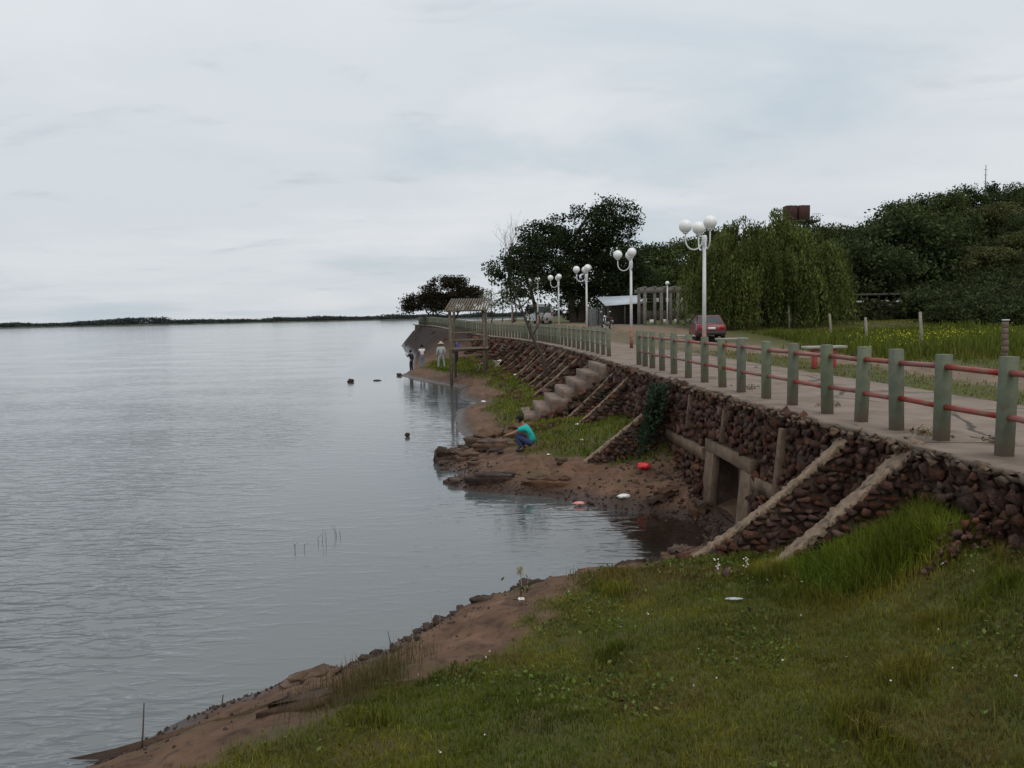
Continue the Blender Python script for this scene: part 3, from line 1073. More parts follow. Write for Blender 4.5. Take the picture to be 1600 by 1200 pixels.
# ------------------------------------------------------------------ stairs
def build_stairs():
    st = thing('stone_staircase', 'broad worn stone steps leading from the fence gap down to the shore', 'stairs', (2.2, 28.9, .3))
    inv = Matrix.Translation(st.location).inverted()
    n = 7
    for k in range(n):
        z = 2.44 - k * .29
        x1 = 3.55 - k * .43
        bm = bmesh.new()
        bmesh.ops.create_cube(bm, size=1)
        for v in bm.verts:
            v.co = Vector((v.co.x * .60, v.co.y * (2.6 + random.uniform(-.1, .1)), v.co.z * .62))
        bmesh.ops.subdivide_edges(bm, edges=bm.edges, cuts=4, use_grid_fill=True)
        for v in bm.verts:
            v.co += Vector((random.uniform(-.02, .02), random.uniform(-.035, .035), random.uniform(-.012, .012)))
        mb = MB().bm(bm, Matrix.Rotation(R(3), 3, 'Z'), (x1 - .30 + random.uniform(-.05, .05), 28.75 + random.uniform(-.2, .2), z - .31))
        o = mb.build('step', m_step, st); o.matrix_parent_inverse = inv
    # rubble under the near end of the flight
    mb = MB()
    for k in range(90):
        t = random.random(); x = 3.5 - 3.0 * t
        zz = 2.3 - 2.0 * t
        z = random.uniform(sh1(x, 27.3), max(zz, .3))
        s = random.uniform(.16, .32)
        V, F = STA[random.randrange(12)]
        mb.add((V * s) @ np.array(Euler((random.random() * 3, random.random() * 3, 0)).to_matrix()).T + np.array((x, 27.4 + random.uniform(-.12, .1), z)), None, F)
    o = mb.build('rubble_side', m_stone, st); o.matrix_parent_inverse = inv; o['kind'] = 'stuff'


build_stairs()

# ------------------------------------------------------------------ fence
post_me = MB().bbox((0, 0, .5), (.142, .142, 1.12), .006).mesh('post', m_post)
rail_me = MB().tube([(0, 0, 0), (0, .5, 0), (0, 1, 0)], .034, 8).mesh('rail', m_rail)
rail_far = MB().tube([(0, 0, 0), (0, 1, 0)], .030, 6).mesh('rail', m_rail_far)


def fence(ys, label, rm):
    f = thing('promenade_fence', label, 'fence', (float(FX(ys[0])), ys[0], float(PZ(ys[0]))), group='fence runs along the promenade')
    inv = Matrix.Translation(f.location).inverted()
    pts = []
    for y in ys:
        x, z = float(FX(y)), float(PZ(y))
        o = ob('post', post_me, f); o.matrix_parent_inverse = inv
        o.location = (x, y, z)
        o.rotation_euler = (random.gauss(0, .018), random.gauss(0, .018), -math.atan(float(FX(y + .5) - FX(y - .5))) + random.gauss(0, .035))
        o.scale = (1, 1, random.uniform(.98, 1.02))
        pts.append((x, y, z))
    for a, b in zip(pts[:-1], pts[1:]):
        for h in (.90, .42):
            va, vb = Vector(a) + Vector((0, 0, h + random.gauss(0, .008))), Vector(b) + Vector((0, 0, h + random.gauss(0, .008)))
            d = vb - va
            o = ob('rail', rm, f); o.matrix_parent_inverse = inv
            o.location = va; o.rotation_euler = d.to_track_quat('Y', 'Z').to_euler(); o.scale = (1, d.length, 1)


fence([5.3, 6.4, 7.5, 8.55, 9.63, 10.55, 11.4, 12.35, 13.55, 14.65, 15.9, 17.0, 18.25, 19.6, 20.95, 22.2, 23.3, 24.2, 25.0],
      'nearest run of green square posts with red pipe rails, above the culvert opening', rail_me)
fence(list(np.arange(30.2, 42.6, 1.22)), 'middle run of green posts and rails between the stair gap and the bend', rail_far)
fence(list(np.arange(43.4, 113, .95)), 'farthest run of olive posts curving left towards the headland tree', rail_far)

# ------------------------------------------------------------------ lamps
def make_lamp():
    t = thing('street_lamp', 'x', 'lamp', group='white globe lamps along the promenade')
    MB().tube([(0, 0, 0), (0, 0, .55), (0, 0, 1.05)], [.085, .08, .07], 12).build('pole_base', m_rust, t)
    MB().tube([(0, 0, 1.05), (0, 0, 2.4), (0, 0, 4.05)], [.068, .06, .05], 12).build('pole', m_white, t, smooth=True)
    MB().lathe([(.05, 3.75), (.085, 3.78), (.085, 4.05), (.06, 4.1), (.0, 4.1)], n=12).build('collar', m_white, t)
    for a, up in ((180, 0), (-87, .05), (94, 0)):
        d = np.array([math.cos(R(a)), math.sin(R(a)), 0])
        r = .30
        P = [d * .05 + np.array([0, 0, 3.98])]
        for k in range(9):
            th = math.pi + math.pi * k / 8
            P.append(d * (.33 + r * math.cos(th) * .9) + np.array([0, 0, 3.95 + r * math.sin(th)]))
        P.append(d * .60 + np.array([0, 0, 4.16 + up]))
        arm = MB().tube(P, .024, 8).build('arm', m_white, t, smooth=True)
        g = MB(); g.sphere(tuple(d * .60 + np.array([0, 0, 4.39 + up])), .208, 20, 14)
        go = g.build('globe', m_globe, t, smooth=True)
        MB().lathe([(.0, 0), (.08, 0), (.095, .04), (.075, .06)], tuple(d * .60 + np.array([0, 0, 4.16 + up])), 12).build('socket', m_white, arm)
    return t


lamp0 = make_lamp()
for k, (x, y, lab) in enumerate([(6.2, 25.6, 'nearest and tallest-looking white globe lamp, in front of the willow'),
                                 (5.58, 37, 'second nearest white globe lamp, by the shed with pale roof'),
                                 (4.62, 48.5, 'third white globe lamp, against the dark tree'),
                                 (3.68, 61, 'fourth white globe lamp, left half of the dark tree behind it'),
                                 (2.45, 72, 'fifth white globe lamp, above the pale van'),
                                 (.15, 84, 'farthest white globe lamp, faint among the leaves at left')]):
    o = lamp0 if k == 0 else dup(lamp0, (0, 0, 0))
    o.location = (x, y, up1(x, y) - (.03 if k == 0 else .05))
    o.rotation_euler = (0, 0, (0, -.135, -.03, -.05, -.03, -.02)[k])
    o['label'] = lab


# ------------------------------------------------------------------ foliage
def leaves(cent, size, r, aspect=.55, up=.35, jit=.3):
    """diamond leaves at cent (n,3)"""
    n = len(cent)
    d = r.normal(size=(n, 3)); d[:, 2] -= .25
    d /= np.linalg.norm(d, axis=1)[:, None]
    nn = r.normal(size=(n, 3)); nn[:, 2] += up
    s = np.cross(d, nn); s /= np.linalg.norm(s, axis=1)[:, None] + 1e-9
    L = (size * r.uniform(1 - jit, 1 + jit, n))[:, None]
    V = np.stack([cent - d * L * .5, cent + s * L * aspect * .5, cent + d * L * .5, cent - s * L * aspect * .5], 1).reshape(-1, 3)
    F = np.arange(n * 4).reshape(n, 4)
    return V, F


def tints(n, base, var, r, per=4):
    b = np.asarray(base)[None] * (1 + r.normal(0, var, (n, 1))) * (1 + r.normal(0, var * .35, (n, 3)))
    return np.repeat(np.clip(b, .004, 1), per, 0)


def crown_tree(name, seed, lobes, base, stems, leaf=.3, nleaf=60, clump_r=.55, tint=(.045, .06, .022), var=.25, trunk_r=.22, gap=.0, limb_to=14):
    """lobes: (x,y,z,rx,ry,rz,clumps) relative to foot; returns (trunk mesh, crown mesh)"""
    r = np.random.default_rng(seed)
    clumps = []
    for (x, y, z, rx, ry, rz, n) in lobes:
        p = r.normal(size=(n, 3)); p /= np.linalg.norm(p, axis=1)[:, None]
        p *= (r.uniform(.25, 1.0, (n, 1)) ** .45)
        clumps.append(p * (rx, ry, rz) + (x, y, z))
    clumps = np.concatenate(clumps)
    k = len(clumps)
    per = r.poisson(nleaf, k).clip(8)
    ctr = np.repeat(clumps, per, 0)
    off = np.clip(r.normal(size=(len(ctr), 3)), -1.5, 1.5) * clump_r * np.repeat(r.uniform(.6, 1.25, k), per)[:, None]
    off[:, 2] *= .6
    V, F = leaves(ctr + off, leaf, r)
    tone = np.repeat(1 + r.normal(0, var, k), per)
    tt = tints(len(ctr), tint, var * .6, r) * np.repeat(np.clip(tone, .5, 1.7), 4)[:, None]
    crown = np_mesh(name + '_crown', V, F, m_leaf, tint=tt)
    mb = MB()
    tops = []
    for st in stems:
        P = np.array(st, float)
        t = np.linspace(0, 1, 12)
        Q = np.stack([np.interp(t, np.linspace(0, 1, len(P)), P[:, c]) for c in range(3)], 1)
        Q[1:-1] += r.normal(0, .05, (10, 3))
        mb.tube(Q, trunk_r * (1 - .72 * t) + .02, 8)
        tops.append(Q)
    sel = r.choice(k, min(limb_to, k), replace=False)
    for i in sel:
        c = clumps[i]
        Q = tops[r.integers(len(tops))]
        cand = [q for q in Q[4:] if q[2] < c[2] + .3]
        s = cand[-1] if cand else Q[5]
        s = min(Q[4:], key=lambda q: np.linalg.norm(q - c) + 2 * max(0, q[2] - c[2]))
        t = np.linspace(0, 1, 7)[:, None]
        mid = (s + c) / 2 + np.array([0, 0, .15 * np.linalg.norm(c - s)]) + r.normal(0, .15, 3)
        B = (1 - t) ** 2 * s + 2 * t * (1 - t) * mid + t ** 2 * c
        mb.tube(B, trunk_r * .38 * (1 - .85 * t[:, 0]) + .008, 6)
    return mb.mesh(name + '_trunk', m_bark, smooth=True), crown


def place_tree(name, meshes, loc, label, rz=0.0, scale=1.0, group=None, cat='tree'):
    t = thing(name, label, cat, loc, rz, group)
    t.scale = scale if hasattr(scale, '__len__') else (scale,) * 3
    ob('trunk', meshes[0], t); ob('crown', meshes[1], t)
    return t


# big dark tree behind the third lamp
g = up1(6.4, 78)
big = crown_tree('big', 1, [(-1.6, 0, 6.5, 4.0, 3.2, 3.0, 70), (.6, 0, 9.4, 3.4, 3, 2.6, 62), (3.9, 0, 10.4, 2.6, 2.4, 2.2, 40), (4.4, 0, 7.2, 2.8, 2.6, 2.4, 42),
                            (1.2, 0, 5.0, 4.0, 3, 2.4, 55), (-3.6, 0, 8.6, 1.9, 1.8, 1.5, 22), (1.8, -.5, 2.8, 3.4, 2.4, 1.6, 34), (5.2, .5, 3.6, 2.6, 2, 2.4, 36), (2.5, 3, 2.0, 5, 1.5, 2.0, 40)], 0,
                 [[(0, 0, -.3), (-.2, 0, 2), (-.6, 0, 5), (.2, 0, 9)], [(.3, 0, -.3), (1.2, 0, 2.5), (3, 0, 6), (4, 0, 9.6)]],
                 leaf=.27, nleaf=95, clump_r=.60, tint=(.026, .036, .015), var=.28, trunk_r=.42, limb_to=40)
place_tree('dark_tree', big, (6.2, 78, g - .1), 'largest dark broadleaf tree, tallest crown behind the globe lamps', 0, (1, 1, .95))
g = up1(1.8, 74)
lft = crown_tree('left', 2, [(-.2, 0, 6.6, 2.2, 2, 1.4, 34), (-2.2, 0, 5.6, 1.6, 1.6, 1.2, 22), (1.6, 0, 5.2, 2.2, 2, 1.8, 34), (-1.2, 0, 3.6, 1.5, 1.4, 1.0, 14), (1.6, 0, 7.4, 1.6, 1.6, 1.2, 18)], 0,
                 [[(1, 0, -.3), (.6, 0, 2), (-.3, 0, 4.5), (-.6, 0, 6.6)]], leaf=.25, nleaf=70, clump_r=.46, tint=(.026, .036, .015), var=.28, trunk_r=.2, limb_to=30)
place_tree('dark_tree', lft, (1.8, 74, g - .1), 'loose dark tree at the left edge of the big dark crown')
# umbrella tree on the headland
g = up1(-9.6, 106)
umb = crown_tree('umb', 3, [(.4, 0, 5.0, 3.6, 3, 1.9, 60), (-2.6, 0, 3.5, 2.9, 2.6, 1.3, 40), (3.0, 0, 3.9, 2.4, 2.4, 1.5, 36), (-4.4, 0, 2.6, 1.3, 1.4, .8, 14), (.2, 0, 3.3, 3.6, 2.6, 1.2, 44), (1.2, 0, 6.0, 1.9, 1.8, .9, 16)], 0,
                 [[(-.2, 0, -.3), (-.8, 0, 1.4), (-2.6, 0, 3.2)], [(.2, 0, -.3), (.5, 0, 1.6), (.6, 0, 4.4)], [(.5, .3, -.3), (1.6, .2, 1.5), (3.0, 0, 3.8)], [(-1.6, .3, -.3), (-1.5, 0, 1.6), (-1.8, 0, 3)], [(-2.4, .3, -.3), (-2.2, 0, 1.4), (-2.6, 0, 2.6)]],
                 leaf=.28, nleaf=80, clump_r=.52, tint=(.030, .027, .015), var=.25, trunk_r=.17, limb_to=30)
place_tree('spreading_tree', umb, (-8.7, 106, g - .1), 'dark umbrella-shaped tree with several stems on the headland point', 0, (1, 1, .93))
# trees behind
mid = crown_tree('mid', 4, [(0, 0, 5.5, 3.4, 3, 3, 60), (-2.4, 0, 4.6, 2.4, 2.2, 2.2, 34), (2.6, 0, 5.0, 2.4, 2.2, 2.4, 36), (0, 0, 7.8, 2.2, 2, 1.4, 26), (1.4, -.4, 2.6, 3, 2, 1.6, 26)], 0,
                 [[(0, 0, -.3), (.2, 0, 2.5), (0, 0, 6.5)]], leaf=.32, nleaf=70, clump_r=.62, tint=(.062, .078, .027), var=.36, trunk_r=.28, limb_to=20)
rnd = crown_tree('rnd', 5, [(0, 0, 3.6, 2.7, 2.6, 2.2, 60), (1.8, 0, 4.5, 1.8, 1.8, 1.4, 24), (-1.7, 0, 3.9, 1.8, 1.8, 1.5, 24), (0, 0, 2.0, 2.9, 2.4, 1.4, 36), (-.4, 0, 5.6, 1.5, 1.5, .9, 12)], 0,
                 [[(0, 0, -.3), (-.1, 0, 2), (.2, 0, 4.4)]], leaf=.29, nleaf=64, clump_r=.55, tint=(.050, .066, .025), var=.38, trunk_r=.2, limb_to=18)
bsh = crown_tree('bsh', 6, [(0, 0, 1.3, 2.2, 2, 1.1, 40), (1.5, 0, 1.8, 1.4, 1.4, 1.0, 22), (-1.4, 0, 1.5, 1.4, 1.3, 1.0, 20), (.2, 0, .7, 2.6, 2, .7, 26)], 0,
                 [[(0, 0, -.3), (0, 0, 1), (.1, 0, 1.8)]], leaf=.26, nleaf=46, clump_r=.42, tint=(.052, .066, .026), var=.3, trunk_r=.09, limb_to=10)
con = crown_tree('con', 7, [(0, 0, 2.0, 2.2, 2.2, 1.1, 34), (0, 0, 3.6, 1.7, 1.7, 1.0, 26), (0, 0, 5.1, 1.2, 1.2, .9, 18), (0, 0, 6.4, .7, .7, .8, 10)], 0,
                 [[(0, 0, -.3), (0, 0, 3), (0, 0, 6.9)]], leaf=.34, nleaf=44, clump_r=.45, tint=(.026, .036, .020), var=.22, trunk_r=.2, limb_to=16)
olv = crown_tree('olv', 8, [(0, 0, 3.0, 2.9, 2.4, 1.7, 56), (2.0, 0, 3.6, 1.7, 1.6, 1.2, 22), (-2.0, 0, 3.2, 1.8, 1.6, 1.3, 22), (0, 0, 1.4, 2.9, 2.2, 1.2, 30)], 0,
                 [[(0, 0, -.3), (.1, 0, 1.6), (-.1, 0, 3.6)]], leaf=.28, nleaf=62, clump_r=.52, tint=(.088, .092, .036), var=.34, trunk_r=.16, limb_to=16)

PXF = 1244.0


def px2x(px, y):
    return (px - 800) / PXF * y * 1.004


wood = [(1035, 97, mid, 1.0), (1075, 102, mid, .98), (985, 104, mid, 1.0), (1120, 112, mid, 1.05), (1165, 108, rnd, .95), (1010, 90, rnd, .85), (1210, 122, mid, .45), (1262, 110, rnd, .6),
        (1296, 92, mid, .86), (1335, 84, rnd, 1.25), (1368, 76, mid, .85), (1412, 72, rnd, 1.35), (1450, 84, mid, .9), (1402, 98, mid, .98), (1442, 104, rnd, 1.3), (1478, 98, mid, .9), (1508, 108, rnd, 1.15),
        (1540, 116, con, .95), (1575, 118, rnd, .95), (1608, 110, mid, .72), (1648, 104, rnd, 1.0), (1690, 100, mid, .9), (1560, 100, olv, 1.1), (1470, 78, olv, 1.15), (1515, 84, bsh, 1.5), (1545, 76, olv, .9),
        (1590, 88, rnd, .7), (1620, 78, olv, .95), (1355, 68, rnd, 1.1), (1312, 74, rnd, 1.0), (1330, 104, mid, .7), (1375, 112, rnd, 1.0), (1660, 80, olv, .9)]
for px, y in ((1218, 110), (1247, 113), (1283, 108)):
    x = px2x(px, y)
    wood.append((px, y, rnd, (4.2 + (486 - 353) * y / PXF - up1(x, y)) / 6.4))
kinds = {id(mid): ('broadleaf_tree', 'tall broad green tree in the wood behind promenade and willow'), id(rnd): ('round_tree', 'rounded dark green tree crowding the wooded slope'),
         id(con): ('conifer', 'pointed dark conifer on the skyline beside the thin mast'), id(olv): ('olive_tree', 'low olive-green tree on the scrubby hillside at right'), id(bsh): ('hill_bush', 'pale green bush high on the hillside among trees')}
ORD = ['first', 'second', 'third', 'fourth', 'fifth', 'sixth', 'seventh', 'eighth', 'ninth', 'tenth', 'eleventh', 'twelfth', 'thirteenth', 'fourteenth', 'fifteenth', 'sixteenth', 'seventeenth', 'eighteenth']
seen = {}
for px, y, k, s in sorted(wood, key=lambda w_: w_[0]):
    x = px2x(px, y)
    nm, lab = kinds[id(k)]
    i_ = seen[nm] = seen.get(nm, -1) + 1
    if nm not in ('conifer', 'hill_bush'):
        lab += ', ' + ORD[i_] + ' from left'
    place_tree(nm, k, (x, y, up1(x, y) - .15), lab, random.uniform(0, 6.28), (s * random.uniform(.95, 1.1), s, s * random.uniform(.92, 1.08)), group='trees of the hillside wood')
for i_, (px, y, s) in enumerate(sorted([(1462, 57, 1.0), (1498, 60, 1.15), (1535, 56, 1.0), (1575, 58, 1.2), (1612, 52, 1.0), (1650, 56, 1.2), (1480, 66, 1.2), (1555, 66, 1.3), (1600, 68, 1.3), (1525, 70, 1.3), (1455, 68, 1.0), (1478, 47, .75), (1515, 45, .8), (1552, 47, .9), (1590, 43, .75), (1632, 45, .9), (1500, 52, 1.0)])):
    x = px2x(px, y)
    place_tree('shrub', bsh, (x, y, up1(x, y) - .1), 'leafy green shrub at the back edge of the meadow, ' + ORD[i_] + ' from left', random.uniform(0, 6.28), s * .85, group='shrubs behind the meadow', cat='shrub')


def willow():
    r = np.random.default_rng(33)
    V, T = [], []
    heads = []
    for k in range(74):
        an = r.uniform(0, 6.283); q = math.sqrt(r.random()) * 4.3
        x, y = q * math.cos(an), q * math.sin(an) * .85
        z = 1.6 + (5.1 - .19 * q * q) * r.random() ** .55 + r.normal(0, .2)
        n = 42
        p = r.normal(size=(n, 3)); p /= np.linalg.norm(p, axis=1)[:, None]
        p *= r.uniform(.3, 1, (n, 1)) ** .5
        sz = r.uniform(.55, 1.1)
        if k % 9 == 0:
            z = 6.0 - .12 * q * q + r.uniform(0, .5); sz = .55
        heads.append(p * (sz, sz, sz * .75) + (x, y, z))
    heads = np.concatenate(heads)
    cents, tone = [], []
    for h in heads:
        rad = math.hypot(h[0], h[1])
        ln = max(.25, min(h[2] - .2, r.uniform(1.0, 3.3)))
        m = int(ln / .075)
        t = np.linspace(0, 1, m)
        o = np.array([h[0], h[1], 0]) / (rad + .3)
        P = h + o * (np.sin(t * 1.8) * r.uniform(.2, .7))[:, None] + np.array([0, 0, -1]) * (t ** 1.25 * ln)[:, None]
        P += r.normal(0, .055, P.shape) + np.array([r.normal(0, .12), r.normal(0, .12), 0]) * t[:, None]
        cents.append(P); tone.append(np.full(m, 1 + r.normal(0, .22) + .36 * math.sin(len(cents) // 42 * 2.4)))
    cents = np.concatenate(cents); tone = np.clip(np.concatenate(tone), .45, 1.7)
    n = len(cents)
    d = r.normal(0, .4, (n, 3)); d[:, 2] = -1; d /= np.linalg.norm(d, axis=1)[:, None]
    s = np.cross(d, r.normal(size=(n, 3))); s /= np.linalg.norm(s, axis=1)[:, None]
    L = r.uniform(.12, .24, (n, 1))
    V = np.stack([cents - d * L * .5, cents + s * L * .2, cents + d * L * .5, cents - s * L * .2], 1).reshape(-1, 3)
    tt = tints(n, (.092, .112, .030), .18, r) * np.repeat(tone, 4)[:, None]
    crown = np_mesh('willow_crown', V, np.arange(n * 4).reshape(n, 4), m_leaf, tint=tt)
    mb = MB()
    mb.tube([(0, 0, -.3), (.1, 0, 1.2), (-.1, 0, 2.6)], [.3, .25, .22], 9)
    for a in range(11):
        an = a * .57 + r.uniform(-.2, .2); q = r.uniform(1.6, 3.4)
        t = np.linspace(0, 1, 7)[:, None]
        B = (1 - t) ** 2 * np.array([0, 0, 2.0]) + 2 * t * (1 - t) * np.array([math.cos(an) * q * .4, math.sin(an) * q * .4, 4]) + t ** 2 * np.array([math.cos(an) * q, math.sin(an) * q, 3.9 + r.uniform(-.6, .5)])
        mb.tube(B, .12 * (1 - .8 * t[:, 0]), 6)
    return mb.mesh('willow_trunk', m_bark, smooth=True), crown


wx, wy = px2x(1192, 50), 50.0
place_tree('willow_tree', willow(), (wx, wy, up1(wx, wy) - .1), 'big drooping green willow behind the red car', 0, (1.12, 1.0, 1.06))


def bare_tree():
    r = np.random.default_rng(9)
    mb = MB()

    def grow(p, d, ln, rad, dep):
        n = 5
        P = [p]
        for i in range(n):
            d = d + r.normal(0, .10, 3); d /= np.linalg.norm(d)
            P.append(P[-1] + d * ln / n)
        mb.tube(P, np.linspace(rad, rad * .55, n + 1), 5 if rad < .04 else 7, cap=False)
        if dep:
            for k in range(3 if dep > 1 else 3):
                nd = d + r.normal(0, .38, 3) + np.array([0, 0, .25]); nd /= np.linalg.norm(nd)
                grow(P[r.integers(3, n + 1)], nd, ln * r.uniform(.55, .8), rad * .5, dep - 1)
    grow(np.array([0, 0, -.2]), np.array([-.05, 0, 1.0]), 5.2, .13, 4)
    return mb


g = up1(.6, 90)
bt = thing('bare_tree', 'leafless grey tree with fine upright twigs left of the dark crown', 'tree', (.4, 90, g))
bare_tree().build('trunk', m_bark, bt)


# slim leaning tree growing out of the buttresses
def slim():
    r = np.random.default_rng(21)
    t = thing('slim_tree', 'slim leaning tree with sparse leaves growing out of the wall buttresses', 'tree', (1.6, 38, 1.25))
    Y = 0
    path = [(0, 0, -.4), (0, 0, .1), (-.1, 0, .95), (-.4, 0, 1.5), (-.6, 0, 1.95), (-.95, 0, 2.9), (-1.3, 0, 3.9)]
    mb = MB().tube(path, [.10, .09, .085, .075, .07, .05, .03], 8)
    ends = []
    for s, e in [((-.95, 0, 2.9), (-2.0, .2, 4.6)), ((-.95, 0, 2.9), (-.6, -.3, 4.5)), ((-1.3, 0, 3.9), (-1.6, 0, 5.0)), ((-.6, 0, 1.95), (.1, .3, 3.5)), ((-1.1, 0, 3.3), (-.2, 0, 4.3)), ((-1.3, 0, 3.9), (-1.0, .2, 5.0)), ((-1.1, 0, 3.3), (-1.9, -.2, 3.9)), ((-.6, 0, 1.95), (-.7, .2, 3.4))]:
        s, e = np.array(s), np.array(e)
        P = [s, (s + e) / 2 + r.normal(0, .1, 3), e]
        mb.tube(P, [.035, .022, .01], 5)
        ends += [e, (s + e) / 2 + (e - s) * .25, e + r.normal(0, .25, 3), e + r.normal(0, .3, 3)]
    mb.build('trunk', m_bark, t, smooth=True)
    ends = np.array(ends)
    ctr = np.repeat(ends, 16, 0) + r.normal(0, .2, (len(ends) * 16, 3))
    V, F = leaves(ctr, .16, r, .6)
    ob('crown', np_mesh('slim_crown', V, F, m_leaf, tint=tints(len(ctr), (.03, .04, .018), .25, r)), t)


slim()

# pale saplings near the far end of the promenade
sap = crown_tree('sap', 12, [(0, 0, 2.6, 1.2, 1.0, 1.2, 22), (.6, 0, 3.6, .7, .7, .6, 9)], 0, [[(0, 0, -.2), (0, 0, 1.6), (.1, 0, 3.6)]], leaf=.2, nleaf=16, clump_r=.35, tint=(.12, .15, .075), var=.25, trunk_r=.06, limb_to=12)
for px, y, lab in [(771, 93, 'pale sapling nearest the roofed lookout, beyond the fence'), (788, 97, 'pale sapling in the middle of three beyond the fence'), (808, 90, 'pale sapling nearest the slim leaning tree')]:
    x = px2x(px, y)
    place_tree('sapling', sap, (x, y, up1(x, y) - .05), lab, random.uniform(0, 6), 1.0, group='pale saplings')

# hanging vine on the wall by the third buttress
def vine():
    r = np.random.default_rng(5)
    t = thing('hanging_vine', 'dark green creeper hanging down the wall beside the long buttress', 'vine', (3.7, 18.95, 2.3))
    cs, P0 = [], []
    mb = MB()
    for k in range(26):
        x0, y0 = r.normal(-.15, .12), r.normal(.1, .2)
        L = r.uniform(.5, 1.75)
        tt = np.linspace(0, 1, int(L / .03))[:, None]
        P = np.array([x0, y0, .15]) + tt * np.array([-.22 * L, r.normal(0, .08), -L]) + r.normal(0, .03, (len(tt), 3))
        P[:, 0] -= .06
        cs.append(P)
        if k % 3 == 0: mb.tube(P[::8], .008, 5)
    mb.build('stem', m_bark, t)
    c = np.concatenate(cs)
    c = np.repeat(c, 2, 0) + r.normal(0, .05, (len(c) * 2, 3))
    V, F = leaves(c, .085, r, .7)
    ob('foliage', np_mesh('vine_leaf', V, F, m_leaf, tint=tints(len(c), (.030, .050, .026), .25, r)), t)


vine()


# ------------------------------------------------------------------ grass
def blades(x, y, z, h, w, tint, r, lean=.45):
    n = len(x)
    a = r.uniform(0, 2 * math.pi, n)
    b = r.uniform(0, 2 * math.pi, n)
    l = np.abs(r.normal(0, lean, n)) * h
    base = np.stack([x, y, z - .01], 1)
    side = np.stack([np.cos(a), np.sin(a), 0 * a], 1) * (w / 2)[:, None]
    ld = np.stack([np.cos(b), np.sin(b), 0 * b], 1)
    mid = base + ld * (l * .35)[:, None]; mid[:, 2] += h * .6
    tip = base + ld * l[:, None]; tip[:, 2] += h * np.clip(1 - .35 * l / h, .3, 1)
    V = np.stack([base - side, base + side, mid + side * .75, mid - side * .75, tip], 1).reshape(-1, 3)
    i = np.arange(n)[:, None] * 5
    Q = i + np.array([[0, 1, 2, 3]]); T = i + np.array([[3, 2, 4]])
    tt = np.repeat(tint, 5, 0)
    k = np.tile(np.array([.8, .8, 1, 1, 1.15]), n)[:, None]
    return V, Q, T, tt * k


GREEN, OLIVE, STRAW, RUST = np.array([.092, .118, .012]), np.array([.195, .170, .026]), np.array([.20, .165, .07]), np.array([.155, .100, .040])


def blade_tint(x, y, r, dry=.08):
    n = len(x)
    m1 = np.clip(.5 + 2.4 * fbm(x * .9, y * .9, 101), 0, 1)[:, None]
    m2 = ss((fbm(x * .9 + 7, y * .9, 103) - .03) / .12)[:, None]
    c = GREEN * m1 + OLIVE * (1 - m1)
    c = c * (1 - .7 * m2) + RUST * .7 * m2
    c = c * np.clip(1 + 1.5 * fbm(x * 2.2, y * 2.2, 107), .45, 1.7)[:, None]
    dr = (r.random(n) < dry)[:, None]
    c = np.where(dr, STRAW * r.uniform(.5, 1.1, (n, 1)), c)
    return np.clip(c * (1 + r.normal(0, .22, (n, 1))), .005, 1)


